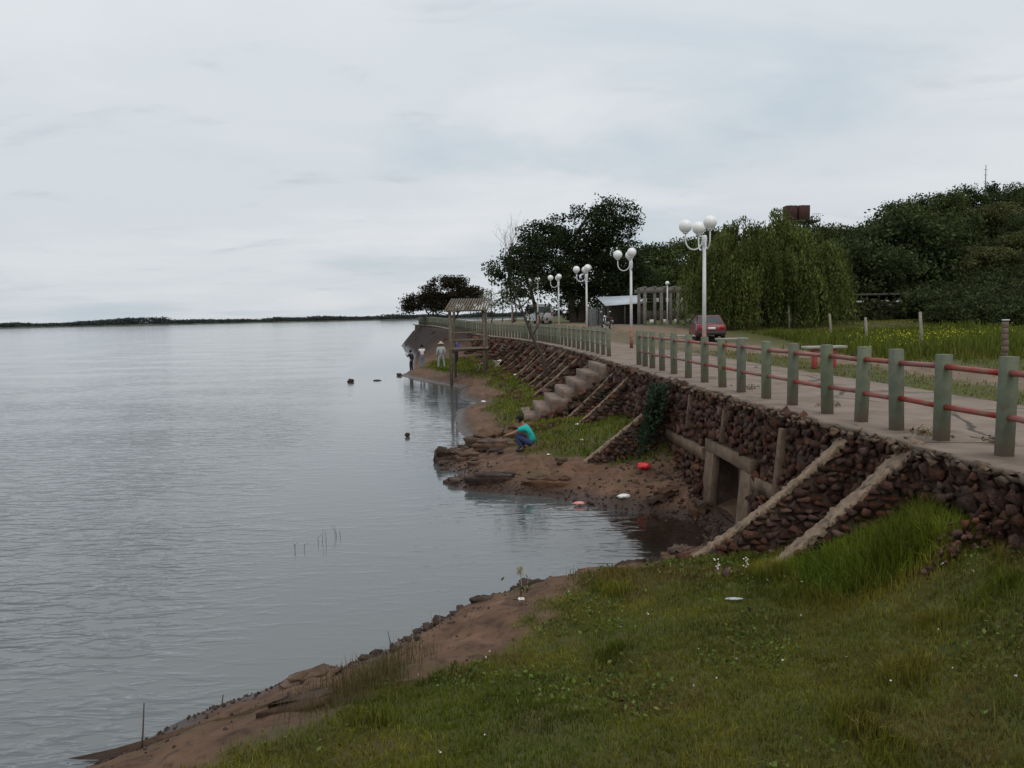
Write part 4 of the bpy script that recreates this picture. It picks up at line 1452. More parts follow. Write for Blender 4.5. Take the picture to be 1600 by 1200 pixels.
def build_grass():
    r = np.random.default_rng(77)
    # near turf, sampled denser close to the camera
    N = 330000
    y = 4.3 + (r.random(N) ** 1.25) * 11.2
    xl = -3.6
    x = xl + r.random(N) * (WX(y) - xl + .05)
    sd = shore_sd(x, y)
    g = grass_mask(x, y, sd)
    bare = ss((fbm(x * 1.1, y * 1.1, 111) - .16) / .1)
    keep = r.random(N) < g * (1 - .4 * bare)
    x, y, sd = x[keep], y[keep], sd[keep]
    z = shore_h(x, y)
    tall = ss((x - WX(y) + 2.3) / 1.4) * ss((10.6 - y) / 1.2) * ss((y - 7.6) / .8) * (.55 + .9 * vn(x * 1.2, y * 1.2, 121))
    tuft = ss((fbm(x * 1.6, y * 1.6, 131) - .08) / .16)
    h = r.uniform(.025, .085, len(x)) * (1 + 1.8 * tuft) + tall * r.uniform(.12, .42, len(x))
    w = r.uniform(.004, .009, len(x)) * (1 + .5 * (h > .2))
    t = blade_tint(x, y, r)
    t = t * (1 - .25 * tall[:, None]) * np.where(tall[:, None] > .4, np.array([.8, 1.08, .8]), 1)
    V, Q, T, tt = blades(x, y, z, h, w, t, r)
    o = tag(ob('bank_grass', np_mesh('bank_grass', V, [Q, T], m_grass, tint=tt)), 'rough short turf with weeds covering the near bank', 'grass', kind='stuff')
    # dead and seeding stems standing above the turf
    N = 5200
    y = 4.6 + (r.random(N) ** 1.15) * 8.5
    x = -3.0 + r.random(N) * (WX(y) + 3.0)
    keep = r.random(N) < grass_mask(x, y) * ss((fbm(x * .8 + 3, y * .8, 151) + .05) / .15)
    x, y = x[keep], y[keep]
    h = r.uniform(.10, .26, len(x))
    tcol = np.where(r.random((len(x), 1)) < .45, STRAW * .9, np.array([.13, .15, .03])) * r.uniform(.6, 1.2, (len(x), 1))
    V, Q, T, tt = blades(x, y, shore_h(x, y), h, np.full(len(x), .0055), tcol, r, .4)
    tag(ob('standing_stems', np_mesh('standing_stems', V, [Q, T], m_grass, tint=tt)), 'straw and green stems standing above the near turf', 'grass', kind='stuff')
    # low broad-leaved weeds, scattered in the turf
    N = 26000
    y = 4.6 + (r.random(N) ** 1.2) * 8.5
    x = -3.2 + r.random(N) * (WX(y) + 3.2)
    keep = r.random(N) < grass_mask(x, y) * ss((fbm(x * 1.3 + 9, y * 1.3, 141) - .0) / .12)
    x, y = x[keep], y[keep]
    c = np.stack([x, y, shore_h(x, y) + r.uniform(.01, .07, len(x))], 1)
    Vl, Fl = leaves(c, .042, r, .6, up=1.2, jit=.5)
    tag(ob('ground_weeds', np_mesh('ground_weeds', Vl, Fl, m_leaf, tint=tints(len(x), (.095, .125, .032), .3, r))), 'low leafy weeds scattered through the near turf', 'weeds', kind='stuff')
    # beyond the inlet: coarser turf
    N = 90000
    y = 15.5 + (r.random(N) ** 1.5) * 50
    x = -8 + r.random(N) * 12.5
    m = (x < WX(y) - .05)
    x, y = x[m], y[m]
    keep = r.random(len(x)) < grass_mask(x, y)
    x, y = x[keep], y[keep]
    h = r.uniform(.06, .2, len(x)); w = .008 + y * .0007
    V, Q, T, tt = blades(x, y, shore_h(x, y), h, w, blade_tint(x, y, r) * np.array([.85, 1.0, .8]), r)
    tag(ob('shore_grass', np_mesh('shore_grass', V, [Q, T], m_grass, tint=tt)), 'green grass patches below the far buttresses', 'grass', kind='stuff')
    # verge and meadow up on the level ground
    N = 120000
    y = 9 + (r.random(N) ** 1.3) * 48
    x = FX(y) + 3.5 + r.random(N) ** .9 * 30
    d = x - FX(y)
    n = fbm(x * .45, y * .45, 51)
    track = ss((d - 5.6 + n * 1.6) / .6) * ss((8.6 - d + n * 2) / .8)
    mead = ss((47 - y) / 6) * ss((x - 10.6 - .04 * (y - 24) + 1.0 * fbm(x * .3, y * .3, 5)) / 2.2) * ss((y - 22) / 5)
    keep = (r.random(len(x)) < np.clip(.75 - .7 * track + mead, 0, 1)) & ~((y > 34) & (d < 11))
    x, y, mead = x[keep], y[keep], mead[keep]
    h = r.uniform(.03, .09, len(x)) + mead * r.uniform(.2, .68, len(x)) * (.6 + .8 * vn(x * .5, y * .5, 8))
    w = .010 + y * .0007
    c = blade_tint(x, y, r, .05)
    c = c * (1 - mead[:, None]) + np.array([.098, .122, .020]) * mead[:, None] * (1 + r.normal(0, .25, (len(x), 1)))
    V, Q, T, tt = blades(x, y, up_h(x, y), h, w, np.clip(c, .005, 1), r, .3)
    tag(ob('meadow_grass', np_mesh('meadow_grass', V, [Q, T], m_grass, tint=tt)), 'tall green meadow grass behind the track', 'grass', kind='stuff')
    # yellow flowers in the meadow
    N = 1300
    y = r.normal(33, 4.2, N).clip(26, 46); x = px2x(r.normal(1450, 75, N), y)
    keep = (fbm(x * .5, y * .5, 15) > -.05) & (x > 11.5)
    x, y = x[keep], y[keep]
    c = np.stack([x, y, up_h(x, y) + r.uniform(.4, .75, len(x))], 1)
    Vl, Fl = leaves(c, .055, r, .9, up=1.5)
    tag(ob('yellow_flowers', np_mesh('yellow_flowers', Vl, Fl, m_leaf, tint=tints(len(x), (.42, .40, .03), .2, r))), 'yellow wildflowers scattered over the meadow', 'flowers', kind='stuff')
    # dry reeds at the grass edge, left foreground
    N = 1500
    x = r.normal(-1.5, .26, N); y = r.normal(7.55, .45, N) + (x + 1.5) * .8
    keep = shore_sd(x, y) > .9
    x, y = x[keep], y[keep]
    h = r.uniform(.08, .30, len(x))
    V, Q, T, tt = blades(x, y, shore_h(x, y), h, np.full(len(x), .005), STRAW * .7 * r.uniform(.5, 1.1, (len(x), 1)) * (1 + r.normal(0, .05, (len(x), 3))), r, .25)
    tag(ob('dry_grass', np_mesh('dry_grass', V, [Q, T], m_grass, tint=np.clip(tt, .005, 1))), 'dry straw-coloured grass at the turf edge, lower left', 'grass', kind='stuff')
    # tiny white blossoms
    N = 34
    y = 5.4 + r.random(N) * 5.5; x = -1 + r.random(N) * 6
    keep = (grass_mask(x, y) > .9) & (x < WX(y) - .2)
    x, y = x[keep], y[keep]
    c = np.stack([x, y, shore_h(x, y) + r.uniform(.08, .16, len(x))], 1)
    Vl, Fl = leaves(np.repeat(c, 4, 0) + r.normal(0, .006, (len(c) * 4, 3)), .013, r, .9, up=2)
    tag(ob('white_flowers', np_mesh('white_flowers', Vl, Fl, m_litter)), 'tiny white blossoms dotted through the near turf', 'flowers', kind='stuff')


build_grass()

# scrub that covers the hillside between the trees
def build_scrub():
    r = np.random.default_rng(88)
    N = 2600
    y = 56 + r.random(N) * 72
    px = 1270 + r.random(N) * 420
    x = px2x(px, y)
    z = up_h(x, y)
    per = 16
    c = np.repeat(np.stack([x, y, z + r.uniform(.1, 1.3, N)], 1), per, 0) + r.normal(0, .5, (N * per, 3)) * (1, 1, .6)
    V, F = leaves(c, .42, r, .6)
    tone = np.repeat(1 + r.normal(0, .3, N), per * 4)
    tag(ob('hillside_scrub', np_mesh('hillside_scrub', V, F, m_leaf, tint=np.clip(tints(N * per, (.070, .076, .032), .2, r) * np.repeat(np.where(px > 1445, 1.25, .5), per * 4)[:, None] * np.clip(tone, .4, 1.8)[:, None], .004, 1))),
        'mixed olive scrub covering the slope under the trees', 'scrub', kind='stuff')


build_scrub()


# ------------------------------------------------------------------ far bank
def build_far():
    r = np.random.default_rng(14)
    A, B = np.array([-860., 860.]), np.array([250., 2100.])
    n = 260
    t = np.linspace(-.35, 1, n)
    P = A + (B - A) * t[:, None]
    P[:, 1] += 60 * fbm(t * 6, t * 0, 3)
    nrm = np.array([-(B - A)[1], (B - A)[0]]); nrm /= np.linalg.norm(nrm)
    rows = []
    for off, z in ((-6, -.5), (4, 1.6), (60, 2.2), (500, 2.5)):
        rows.append(np.column_stack([P + nrm * off, np.full(n, z)]))
    mm = mat('far_bank_earth', (.05, .055, .045), (.08, .085, .06), .02, .95)
    tag(ob('far_bank', np_mesh('far_bank', np.stack(rows, 1).reshape(-1, 3), grid_faces(n, 4), mm)), 'low dark far bank across the river', kind='structure')
    N = 5200
    tt = -.35 + 1.35 * r.random(N)
    Q = A + (B - A) * tt[:, None]; Q[:, 1] += 60 * fbm(tt * 6, tt * 0, 3)
    Q += nrm * r.uniform(3, 60, (N, 1))
    hh = 3.2 + 22 * np.clip(fbm(tt * 22, tt * 0, 7) + .10, 0, 1) + 10 * np.clip(fbm(tt * 90, tt * 0, 9), 0, 1)
    per = 16
    c = np.repeat(np.column_stack([Q, 1.5 + 0 * tt]), per, 0)
    c += r.normal(0, 1, c.shape) * (4, 4, .6)
    c[:, 2] += np.repeat(hh, per) * r.random(N * per)
    V, F = leaves(c, 2.6, r, .8)
    tag(ob('far_treeline', np_mesh('far_treeline', V, F, m_leaf, tint=tints(N * per, (.050, .062, .058), .2, r))), 'dark line of low trees along the far bank', 'trees', kind='stuff')


build_far()

# ------------------------------------------------------------------ roofed lookout at the water
def build_lookout():
    t = thing('roofed_lookout', 'timber lookout on tall posts over the water with a slatted roof', 'lookout', (-3.0, 49.2, 0))
    H = [(-.68, -.95), (1.32, -.3), (-.6, 1.5), (1.4, 2.0)]
    for k, (x, y) in enumerate(H):
        MB().tube([(x, y, -.6), (x + random.uniform(-.03, .03), y, 2.4), (x, y, 4.75 if y < 1 else 4.5)], [.11, .10, .10] if k == 0 else [.085, .085, .08], 9).build('post', m_wood, t)
    # deck
    for k in range(9):
        f = k / 8
        a = Vector((-.8 + 0 * f, -.9 + f * 2.4, 2.22)); b = Vector((1.55, -.3 + f * 2.4, 2.22))
        d = b - a
        MB().bbox(tuple((a + b) / 2), (d.length, .24, .05), .006, rz=math.atan2(d.y, d.x)).build('deck_plank', m_conc if k == 0 else m_wood, t)
    for z in (2.75, 3.2):
        MB().tube([(-.68, -.95, z), (1.32, -.3, z)], .065, 6).build('rail', m_wood, t)
        MB().tube([(-.6, 1.5, z), (1.4, 2.0, z)], .045, 6).build('rail', m_wood, t)
    # joists
    for a, b in ((0, 1), (2, 3), (0, 2), (1, 3)):
        MB().tube([(*H[a], 2.14), (*H[b], 2.14)], .06, 6).build('joist', m_dwood, t)
    # roof: beams and slats, pitched up away from the river bank
    MB().tube([(-.95, -1.05, 4.55), (1.55, -.35, 4.55)], .06, 6).build('roof_beam', m_dwood, t)
    MB().tube([(-.75, 1.9, 5.2), (1.75, 2.4, 5.2)], .06, 6).build('roof_beam', m_dwood, t)
    for k in range(17):
        f = k / 16
        a = Vector((-.95 + 2.5 * f, -1.35 + .72 * f, 4.52)); b = Vector((-.75 + 2.5 * f, 2.25 + .5 * f, 5.32))
        MB().tube([tuple(a), tuple((a + b) / 2 + Vector((0, 0, random.uniform(-.03, .03)))), tuple(b)], .055, 5).build('roof_slat', m_wood, t)


build_lookout()


# ------------------------------------------------------------------ people
def skin_mesh(name, verts, edges, radii, mat_, sub=1):
    me = bpy.data.meshes.new(name)
    me.from_pydata([tuple(v) for v in verts], edges, [])
    o = bpy.data.objects.new(name, me); col.objects.link(o)
    md = o.modifiers.new('Skin', 'SKIN'); md.use_smooth_shade = True
    md.branch_smoothing = .6
    if not me.skin_vertices:
        raise RuntimeError('no skin layer')
    for i, s in enumerate(me.skin_vertices[0].data):
        r = radii[i]
        s.radius = (r, r) if not hasattr(r, '__len__') else r
        s.use_root = (i == 0)
    sb = o.modifiers.new('Sub', 'SUBSURF'); sb.levels = sub; sb.render_levels = sub
    dg = bpy.context.evaluated_depsgraph_get()
    out = bpy.data.meshes.new_from_object(o.evaluated_get(dg))
    out.name = name
    out.materials.clear(); out.materials.append(mat_)
    bpy.data.objects.remove(o); bpy.data.meshes.remove(me)
    return out


def chain(V, E, Rr, pts, rad, start=None):
    prev = start
    for p, r in zip(pts, rad):
        V.append(p); Rr.append(r)
        if prev is not None: E.append((prev, len(V) - 1))
        prev = len(V) - 1
    return prev


def person(label, loc, rz, J, shirt, trousers, sleeve=.45, hat=None, shoe=m_blackc, hair=True, long_sleeve=False, jacket=False, scale=1.0):
    t = thing('person', label, 'person', loc, rz); t.scale = (scale,) * 3
    J = {k: np.array(v, float) for k, v in J.items()}
    V, E, Q = [], [], []
    V.append(J['pelvis']); Q.append(.12)
    ch = chain(V, E, Q, [J['spine'], J['chest']], [.115, .135], 0)
    nk = chain(V, E, Q, [J['neck'], J['head'] - (J['head'] - J['neck']) * .35], [.055, .06], ch)
    hd = J['head']; up = (hd - J['neck']); up /= np.linalg.norm(up)
    fw = J['face']; fw = fw / np.linalg.norm(fw)
    top = chain(V, E, Q, [hd, hd + up * .075], [(.082, .095), (.065, .075)], nk)
    chain(V, E, Q, [hd - up * .01 + fw * .082, hd - up * .02 + fw * .108], [.022, .012], top - 1)     # nose
    for s in 'LR':
        chain(V, E, Q, [J['hip' + s], J['knee' + s], (J['knee' + s] * .45 + J['ank' + s] * .55), J['ank' + s], J['toe' + s]], [.09, .058, .052, .038, .033], 0)
        hand = J['wr' + s] + (J['wr' + s] - J['el' + s]) / np.linalg.norm(J['wr' + s] - J['el' + s]) * .07
        e = chain(V, E, Q, [J['sh' + s], (J['sh' + s] + J['el' + s]) / 2, J['el' + s], J['wr' + s], hand], [.055, .046, .038, .026, (.036, .018)], ch)
    body = ob('body', skin_mesh('body', V, E, Q, m_skin), t)
    # fingers
    for s in 'LR':
        f = J['wr' + s] - J['el' + s]; f /= np.linalg.norm(f)
        sd = np.cross(f, (0, 0, 1.0)); sd /= np.linalg.norm(sd) + 1e-9
        dn = np.cross(sd, f)
        if dn[2] > 0: dn = -dn
        pal = J['wr' + s] + f * .075
        mb = MB()
        for k, (o_, ln) in enumerate(((-.027, .07), (-.009, .08), (.009, .075), (.027, .06))):
            p0 = pal + sd * o_
            mb.tube([p0 - f * .015, p0 + f * ln * .45 + dn * .006, p0 + f * ln * .8 + dn * .03, p0 + f * ln * .85 + dn * .055], [.0095, .009, .008, .006], 6)
        sg = 1 if s == 'L' else -1
        q = pal - f * .04 + sd * sg * .03
        mb.tube([q - sd * sg * .01, q + sd * sg * .022 + f * .03, q + sd * sg * .026 + f * .06 + dn * .01], [.011, .010, .007], 6)
        mb.build('fingers', m_skin, t, smooth=True)
    # ears and eyes
    rt = np.cross(fw, up)
    for sg in (-1, 1):
        MB().sphere(tuple(hd + rt * sg * .084 - up * .005), (.014, .018, .028), 8, 6).build('ear', m_skin, t, smooth=True)
        MB().sphere(tuple(hd + rt * sg * .033 + fw * .076 + up * .012), .010, 8, 6).build('eye', m_black, t, smooth=True)
    MB().tube([tuple(hd - up * .052 + fw * .086 - rt * .024), tuple(hd - up * .055 + fw * .094), tuple(hd - up * .052 + fw * .086 + rt * .024)], .006, 5).build('mouth', m_dark, t)
    # hair: cap of the skull
    if hair:
        bm = bmesh.new(); bmesh.ops.create_icosphere(bm, subdivisions=3, radius=.108)
        for v in bm.verts: v.co = Vector(v.co) * (1 + random.uniform(-.05, .07))
        dele = [v for v in bm.verts if v.co.dot(Vector(fw)) > .03 and v.co.dot(Vector(up)) < .045 or v.co.dot(Vector(up)) < -.075]
        bmesh.ops.delete(bm, geom=dele, context='VERTS')
        MB().bm(bm, None, hd + up * .032 - fw * .012).build('hair', m_hair, t)
    # shirt
    V, E, Q = [J['pelvis'] + (J['spine'] - J['pelvis']) * (-.05 if not jacket else -.3)], [], [.155 if not jacket else .165]
    ch = chain(V, E, Q, [J['spine'], J['chest']], [.150, .172], 0)
    chain(V, E, Q, [J['chest'] + (J['neck'] - J['chest']) * .72], [.112], ch)
    for s in 'LR':
        P = [J['sh' + s], J['sh' + s] + (J['el' + s] - J['sh' + s]) * .55]; rr = [.088, .072]
        if long_sleeve:
            P = [J['sh' + s], J['el' + s], J['el' + s] + (J['wr' + s] - J['el' + s]) * .9]; rr = [.086, .06, .046]
        chain(V, E, Q, P, rr, ch)
    ob('shirt' if not jacket else 'jacket', skin_mesh('shirt', V, E, Q, shirt), t)
    V, E, Q = [J['pelvis']], [], [.142]
    chain(V, E, Q, [J['pelvis'] + (J['spine'] - J['pelvis']) * .55], [.135], 0)
    for s in 'LR':
        P = [J['hip' + s], J['knee' + s], J['knee' + s] * .4 + J['ank' + s] * .6, J['ank' + s] + (J['knee' + s] - J['ank' + s]) * .08]
        chain(V, E, Q, P, [.105, .076, .068, .06], 0)
    ob('trousers', skin_mesh('trousers', V, E, Q, trousers), t)
    for s in 'LR':
        a, b = J['ank' + s], J['toe' + s]
        d = b - a; d[2] = 0; d /= np.linalg.norm(d)
        mb = MB()
        P = [a + (0, 0, -.03) - d * .06, a + (0, 0, -.035) + d * .02, np.array([b[0], b[1], a[2] - .05]), np.array([b[0], b[1], a[2] - .055]) + d * .05]
        mb.tube(P, [.035, .046, .042, .022], 8)
        mb.build('shoe', shoe, t, smooth=True)
    if hat:
        mb = MB().lathe([(0, .13), (.06, .125), (.095, .09), (.105, .03), (.20, .01), (.205, 0), (.10, .015)], n=20)
        o = mb.build('hat', hat, t, smooth=True); o.location = tuple(hd + up * .035)
    return t


def standing(arms, face=(0, 1, 0), lean=0.0, leg=0.0):
    J = dict(pelvis=(0, -.02, .93), spine=(0, -.01, 1.10), chest=(0, lean * .4, 1.30), neck=(0, lean * .7, 1.47), head=(0, lean + .02, 1.61), face=face,
             hipL=(-.095, 0, .88), kneeL=(-.11 - leg, .03, .49), ankL=(-.12 - leg * 1.4, -.01, .09), toeL=(-.14 - leg * 1.4, .13, .035),
             hipR=(.095, 0, .88), kneeR=(.11 + leg, .03, .49), ankR=(.12 + leg * 1.4, -.01, .09), toeR=(.14 + leg * 1.4, .13, .035),
             shL=(-.19, lean * .5, 1.40), shR=(.19, lean * .5, 1.40))
    J.update(arms)
    return J


hang = dict(elL=(-.25, -.03, 1.13), wrL=(-.26, .06, .89), elR=(.25, -.03, 1.13), wrR=(.26, .06, .89))
front = dict(elL=(-.26, .10, 1.16), wrL=(-.14, .30, 1.22), elR=(.26, .10, 1.16), wrR=(.14, .30, 1.22))
crouch = dict(pelvis=(0, -.28, .22), spine=(0, -.27, .41), chest=(0, -.13, .60), neck=(0, -.02, .74), head=(0, .055, .835), face=(0, 1, -.12),
              hipL=(-.10, -.24, .22), kneeL=(-.15, .17, .47), ankL=(-.13, -.03, .09), toeL=(-.15, .11, .035),
              hipR=(.10, -.24, .22), kneeR=(.15, .17, .47), ankR=(.13, -.03, .09), toeR=(.15, .11, .035),
              shL=(-.19, -.06, .66), elL=(-.21, .20, .51), wrL=(-.10, .42, .44), shR=(.19, -.06, .66), elR=(.21, .20, .51), wrR=(.10, .42, .44))


def ground_person(x, y): return (x, y, sh1(x, y) - .005)


person('man in teal T-shirt crouching on the bank beside the water', ground_person(.25, 21.4), R(78), crouch, m_teal, m_navy)
person('man in white T-shirt and jeans standing with his arms raised in front', ground_person(-6.7, 59.7), R(15), standing(front, lean=.03), m_tee, m_jean, scale=1.02)
person('man in pale hat and grey shirt standing with legs apart', ground_person(-5.0, 56.6), R(10), standing(hang, leg=.06), m_greyc, m_khaki, hat=m_hat, long_sleeve=True, scale=1.1)
person('person in blue jacket standing behind the lookout post', ground_person(-4.05, 58.8), R(-100), standing(front), m_blue, m_blackc, long_sleeve=True, jacket=True, scale=1.04)
person('person in black at the water edge, leftmost of the group', ground_person(-7.55, 59.9), R(60), standing(dict(elL=(-.30, .1, 1.20), wrL=(-.2, .32, 1.38), elR=(.25, -.03, 1.13), wrR=(.26, .06, .89)), lean=.05), m_blackc, m_blackc, long_sleeve=True, scale=.95)


# ------------------------------------------------------------------ red car (seen from behind), van, motorcycle
def make_wheel(parent, x, y, r, w):
    o = MB().lathe([(r * .62, -w / 2), (r * .93, -w / 2), (r, -w * .32), (r, w * .32), (r * .93, w / 2), (r * .62, w / 2)], n=20).build('wheel', m_tyre, parent)
    o.location = (x, y, r); o.rotation_euler = (0, R(90), 0)
    MB().lathe([(0, -w * .42), (r * .2, -w * .45), (r * .5, -w * .36), (r * .62, -w * .45), (r * .62, w * .45), (r * .5, w * .36), (r * .2, w * .45), (0, w * .42)], n=16).build('rim', m_chrome, o)


def build_car():
    x, y = 10.3, 42.0
    t = thing('parked_car', 'red saloon car parked with its back to the camera, by the willow', 'car', (x, y, up1(x, y)), R(-6))
    t.scale = (.9, .9, .92)
    # stations along the length (rear -2.05 .. front 2.05): half width, sill, beltline
    st = [(-2.08, .60, .42, .62), (-2.04, .74, .30, .86), (-1.85, .80, .24, .93), (-1.2, .83, .22, .95), (0, .84, .22, .93), (1.0, .83, .22, .90), (1.7, .79, .24, .80), (2.02, .70, .30, .68), (2.08, .55, .40, .58)]
    V = []
    for yy, w, zs, zb in st:
        zm = (zs + zb) / 2
        V += [(-w * .8, yy, zs - .02), (-w, yy, zs + .08), (-w * 1.02, yy, zm), (-w * .97, yy, zb - .06), (-w * .86, yy, zb), (0, yy, zb + .03), (w * .86, yy, zb), (w * .97, yy, zb - .06), (w * 1.02, yy, zm), (w, yy, zs + .08), (w * .8, yy, zs - .02)]
    m = 11
    mb = MB().add(V, grid_faces(len(st), m)[:, ::-1])
    e = len(st) - 1
    mb.add(V[:m], [(0, 1, 9, 10), (1, 2, 8, 9), (2, 3, 7, 8), (3, 4, 6, 7)], [(4, 5, 6)]); mb.add(V[e * m:], [(10, 9, 1, 0), (9, 8, 2, 1), (8, 7, 3, 2), (7, 6, 4, 3)], [(6, 5, 4)])
    mb.build('body', m_red, t)
    # cabin
    cb = [(-1.62, .66, .93), (-1.05, .60, 1.38), (.25, .60, 1.40), (.95, .66, .92)]
    V = []
    for yy, w, z in cb:
        V += [(-w - (.08 if z < 1 else 0), yy, z), (w + (.08 if z < 1 else 0), yy, z)]
    V = [(-.74, -1.62, .93), (.74, -1.62, .93), (-.60, -1.02, 1.36), (.60, -1.02, 1.36), (-.56, -.9, 1.40), (.56, -.9, 1.40), (-.57, .15, 1.41), (.57, .15, 1.41), (-.62, .30, 1.37), (.62, .30, 1.37), (-.76, .98, .92), (.76, .98, .92)]
    cm = MB().add(V, [(0, 1, 3, 2), (2, 3, 5, 4), (4, 5, 7, 6), (6, 7, 9, 8), (8, 9, 11, 10)])
    cm.add([(-.74, -1.62, .93), (-.60, -1.02, 1.36), (-.56, -.9, 1.40), (-.57, .15, 1.41), (-.62, .30, 1.37), (-.76, .98, .92)], None, [(0, 1, 2), (0, 2, 3), (0, 3, 5), (3, 4, 5)])
    cm.add([(.74, -1.62, .93), (.60, -1.02, 1.36), (.56, -.9, 1.40), (.57, .15, 1.41), (.62, .30, 1.37), (.76, .98, .92)], None, [(2, 1, 0), (3, 2, 0), (5, 3, 0), (5, 4, 3)])
    cm.build('cabin', m_red, t)

    def pane(P, n):
        MB().add(P, [(0, 1, 2, 3)]).build(n, m_glass, t)
    pane([(-.66, -1.60, .965), (.66, -1.60, .965), (.55, -1.07, 1.345), (-.55, -1.07, 1.345)], 'rear_window')
    pane([(-.63, .345, 1.335), (.63, .345, 1.335), (.70, .93, .975), (-.70, .93, .975)], 'windscreen')
    for s in (-1, 1):
        for ya, yb, yc, yd in ((-1.35, -.42, -.42, -.92), (-.34, .74, .2, -.34)):
            P = [(s * .742, ya, .965), (s * .757, yb, .965), (s * .604, yc, 1.345), (s * .598, yd, 1.345)]
            pane(P if s > 0 else P[::-1], 'side_window')
        MB().bbox((s * .58, -2.085, .72), (.28, .05, .16), .02).build('tail_light', m_tail, t)
        MB().bbox((s * .86, .62, .98), (.14, .08, .10), .02).build('door_mirror', m_black, t)
        for yy in (-1.25, 1.3):
            make_wheel(t, s * .74, yy, .29, .18)
        MB().bbox((s * .865, -.38, .78), (.02, .14, .03), .005).build('door_handle', m_black, t)
    MB().bbox((0, -2.10, .42), (1.52, .14, .2), .04).build('rear_bumper', m_black, t)
    MB().bbox((0, 2.08, .40), (1.45, .14, .2), .04).build('front_bumper', m_black, t)
    MB().bbox((0, -2.09, .70), (.42, .02, .12), .004).build('number_plate', m_litter, t)


build_car()


def build_van():
    x, y = px2x(843, 77), 77.0
    t = thing('parked_van', 'pale white van half hidden by the fence near the fourth and fifth lamps', 'van', (x, y, up1(x, y)), R(12))
    mb = MB()
    prof = [(-2.2, .35), (-2.25, .9), (-2.15, 1.75), (-1.9, 1.9), (1.0, 1.9), (1.35, 1.75), (1.95, 1.05), (2.3, .9), (2.35, .4)]
    n = len(prof)
    V = [(-.86 if z < 1 else -.86 + .1 * (z - 1), a, z) for a, z in prof] + [(.86 if z < 1 else .86 - .1 * (z - 1), a, z) for a, z in prof]
    mb.add(V, [(i, (i + 1) % n, n + (i + 1) % n, n + i) for i in range(n)], [(0, i, i + 1) for i in range(1, n - 1)] + [(n, n + i + 1, n + i) for i in range(1, n - 1)])
    mb.build('body', m_vanw, t)
    MB().add([(-.66, -2.262, 1.1), (.66, -2.262, 1.1), (.62, -2.175, 1.66), (-.62, -2.175, 1.66)], [(0, 1, 2, 3)]).build('rear_window', m_glass, t)
    MB().add([(.72, 1.42, 1.7), (-.72, 1.42, 1.7), (-.78, 1.95, 1.10), (.78, 1.95, 1.10)], [(3, 2, 1, 0)]).build('windscreen', m_glass, t)
    for s in (-1, 1):
        for a, b in ((-1.8, -.7), (-.5, .5), (.65, 1.3)):
            P = [(s * .862, a, 1.1), (s * .862, b, 1.1), (s * .80, b - .05, 1.62), (s * .80, a, 1.62)]
            MB().add(P, [(0, 1, 2, 3)]).build('side_window', m_glass, t)
        for yy in (-1.4, 1.45):
            make_wheel(t, s * .76, yy, .31, .2)
        MB().bbox((s * .74, -2.25, .95), (.14, .05, .3), .01).build('tail_light', m_tail, t)


build_van()


def build_motorbike():
    x, y = px2x(950, 56), 56.0
    t = thing('parked_motorcycle', 'dark motorcycle parked behind the fence beside the grey shed', 'motorcycle', (x, y, up1(x, y)), R(150))
    for yy in (-.62, .66):
        o = MB().lathe([(.24, -.045), (.29, -.05), (.315, -.02), (.315, .02), (.29, .05), (.24, .045)], n=20).build('wheel', m_tyre, t)
        o.location = (0, yy, .315); o.rotation_euler = (0, R(90), 0)
        MB().lathe([(.0, -.03), (.05, -.05), (.05, .05), (0, .03)], n=10).build('hub', m_chrome, o)
        MB().lathe([(.225, -.03), (.245, -.03), (.245, .03), (.225, .03), (.225, -.03)], n=20).build('rim', m_chrome, o)
    MB().tube([(0, -.62, .315), (0, -.1, .42), (0, .1, .75), (0, .35, .86)], .03, 7).build('frame', m_black, t)
    MB().bbox((0, 0, .42), (.26, .36, .3), .05).build('engine', m_corr, t)
    MB().sphere((0, .16, .80), (.14, .26, .12), 12, 8).build('fuel_tank', m_black, t, smooth=True)
    MB().bbox((0, -.32, .80), (.22, .62, .09), .03).build('seat', m_black, t)
    for s in (-1, 1):
        MB().tube([(s * .07, .66, .315), (s * .07, .42, .95)], .02, 6).build('fork', m_chrome, t)
        MB().tube([(s * .26, .34, 1.02), (s * .32, .36, 1.22)], .008, 5).build('mirror_stalk', m_black, t)
        MB().sphere((s * .33, .35, 1.25), (.07, .02, .05), 10, 6).build('mirror', m_chrome, t, smooth=True)
    MB().tube([(-.36, .30, 1.0), (0, .40, .98), (.36, .30, 1.0)], .014, 6).build('handlebar', m_black, t)
    MB().sphere((0, .50, .92), (.09, .07, .09), 12, 8).build('headlight', m_chrome, t, smooth=True)
    MB().bbox((0, -.72, .74), (.18, .06, .12), .02).build('tail_light', m_tail, t)
    MB().tube([(.12, .2, .3), (.14, -.3, .28), (.15, -.8, .36)], [.03, .04, .045], 8).build('exhaust', m_chrome, t)
    MB().bbox((0, -.80, .58), (.2, .01, .14), .002).build('number_plate', m_litter, t)


build_motorbike()


# ------------------------------------------------------------------ benches
def build_benches():
    labs = ['concrete bench with red legs nearest the camera, seen through the fence', 'middle concrete bench with red legs, between the red car and the fence', 'farthest concrete bench with red leg, left of the red car']
    for (x, y), lab in zip([(8.72, 22.2), (8.35, 30.2), (7.75, 36.2)], labs):
        t = thing('bench', lab, 'bench', (x, y, up1(x, y) - .02), R(random.uniform(-8, 8)), 'concrete benches')
        MB().bbox((0, 0, .60), (1.15, .42, .075), .012).build('seat', m_bseat, t)
        for s in (-1, 1):
            MB().bbox((s * .27, 0, .29), (.10, .2, .56), .012).build('leg', m_bred, t)


build_benches()


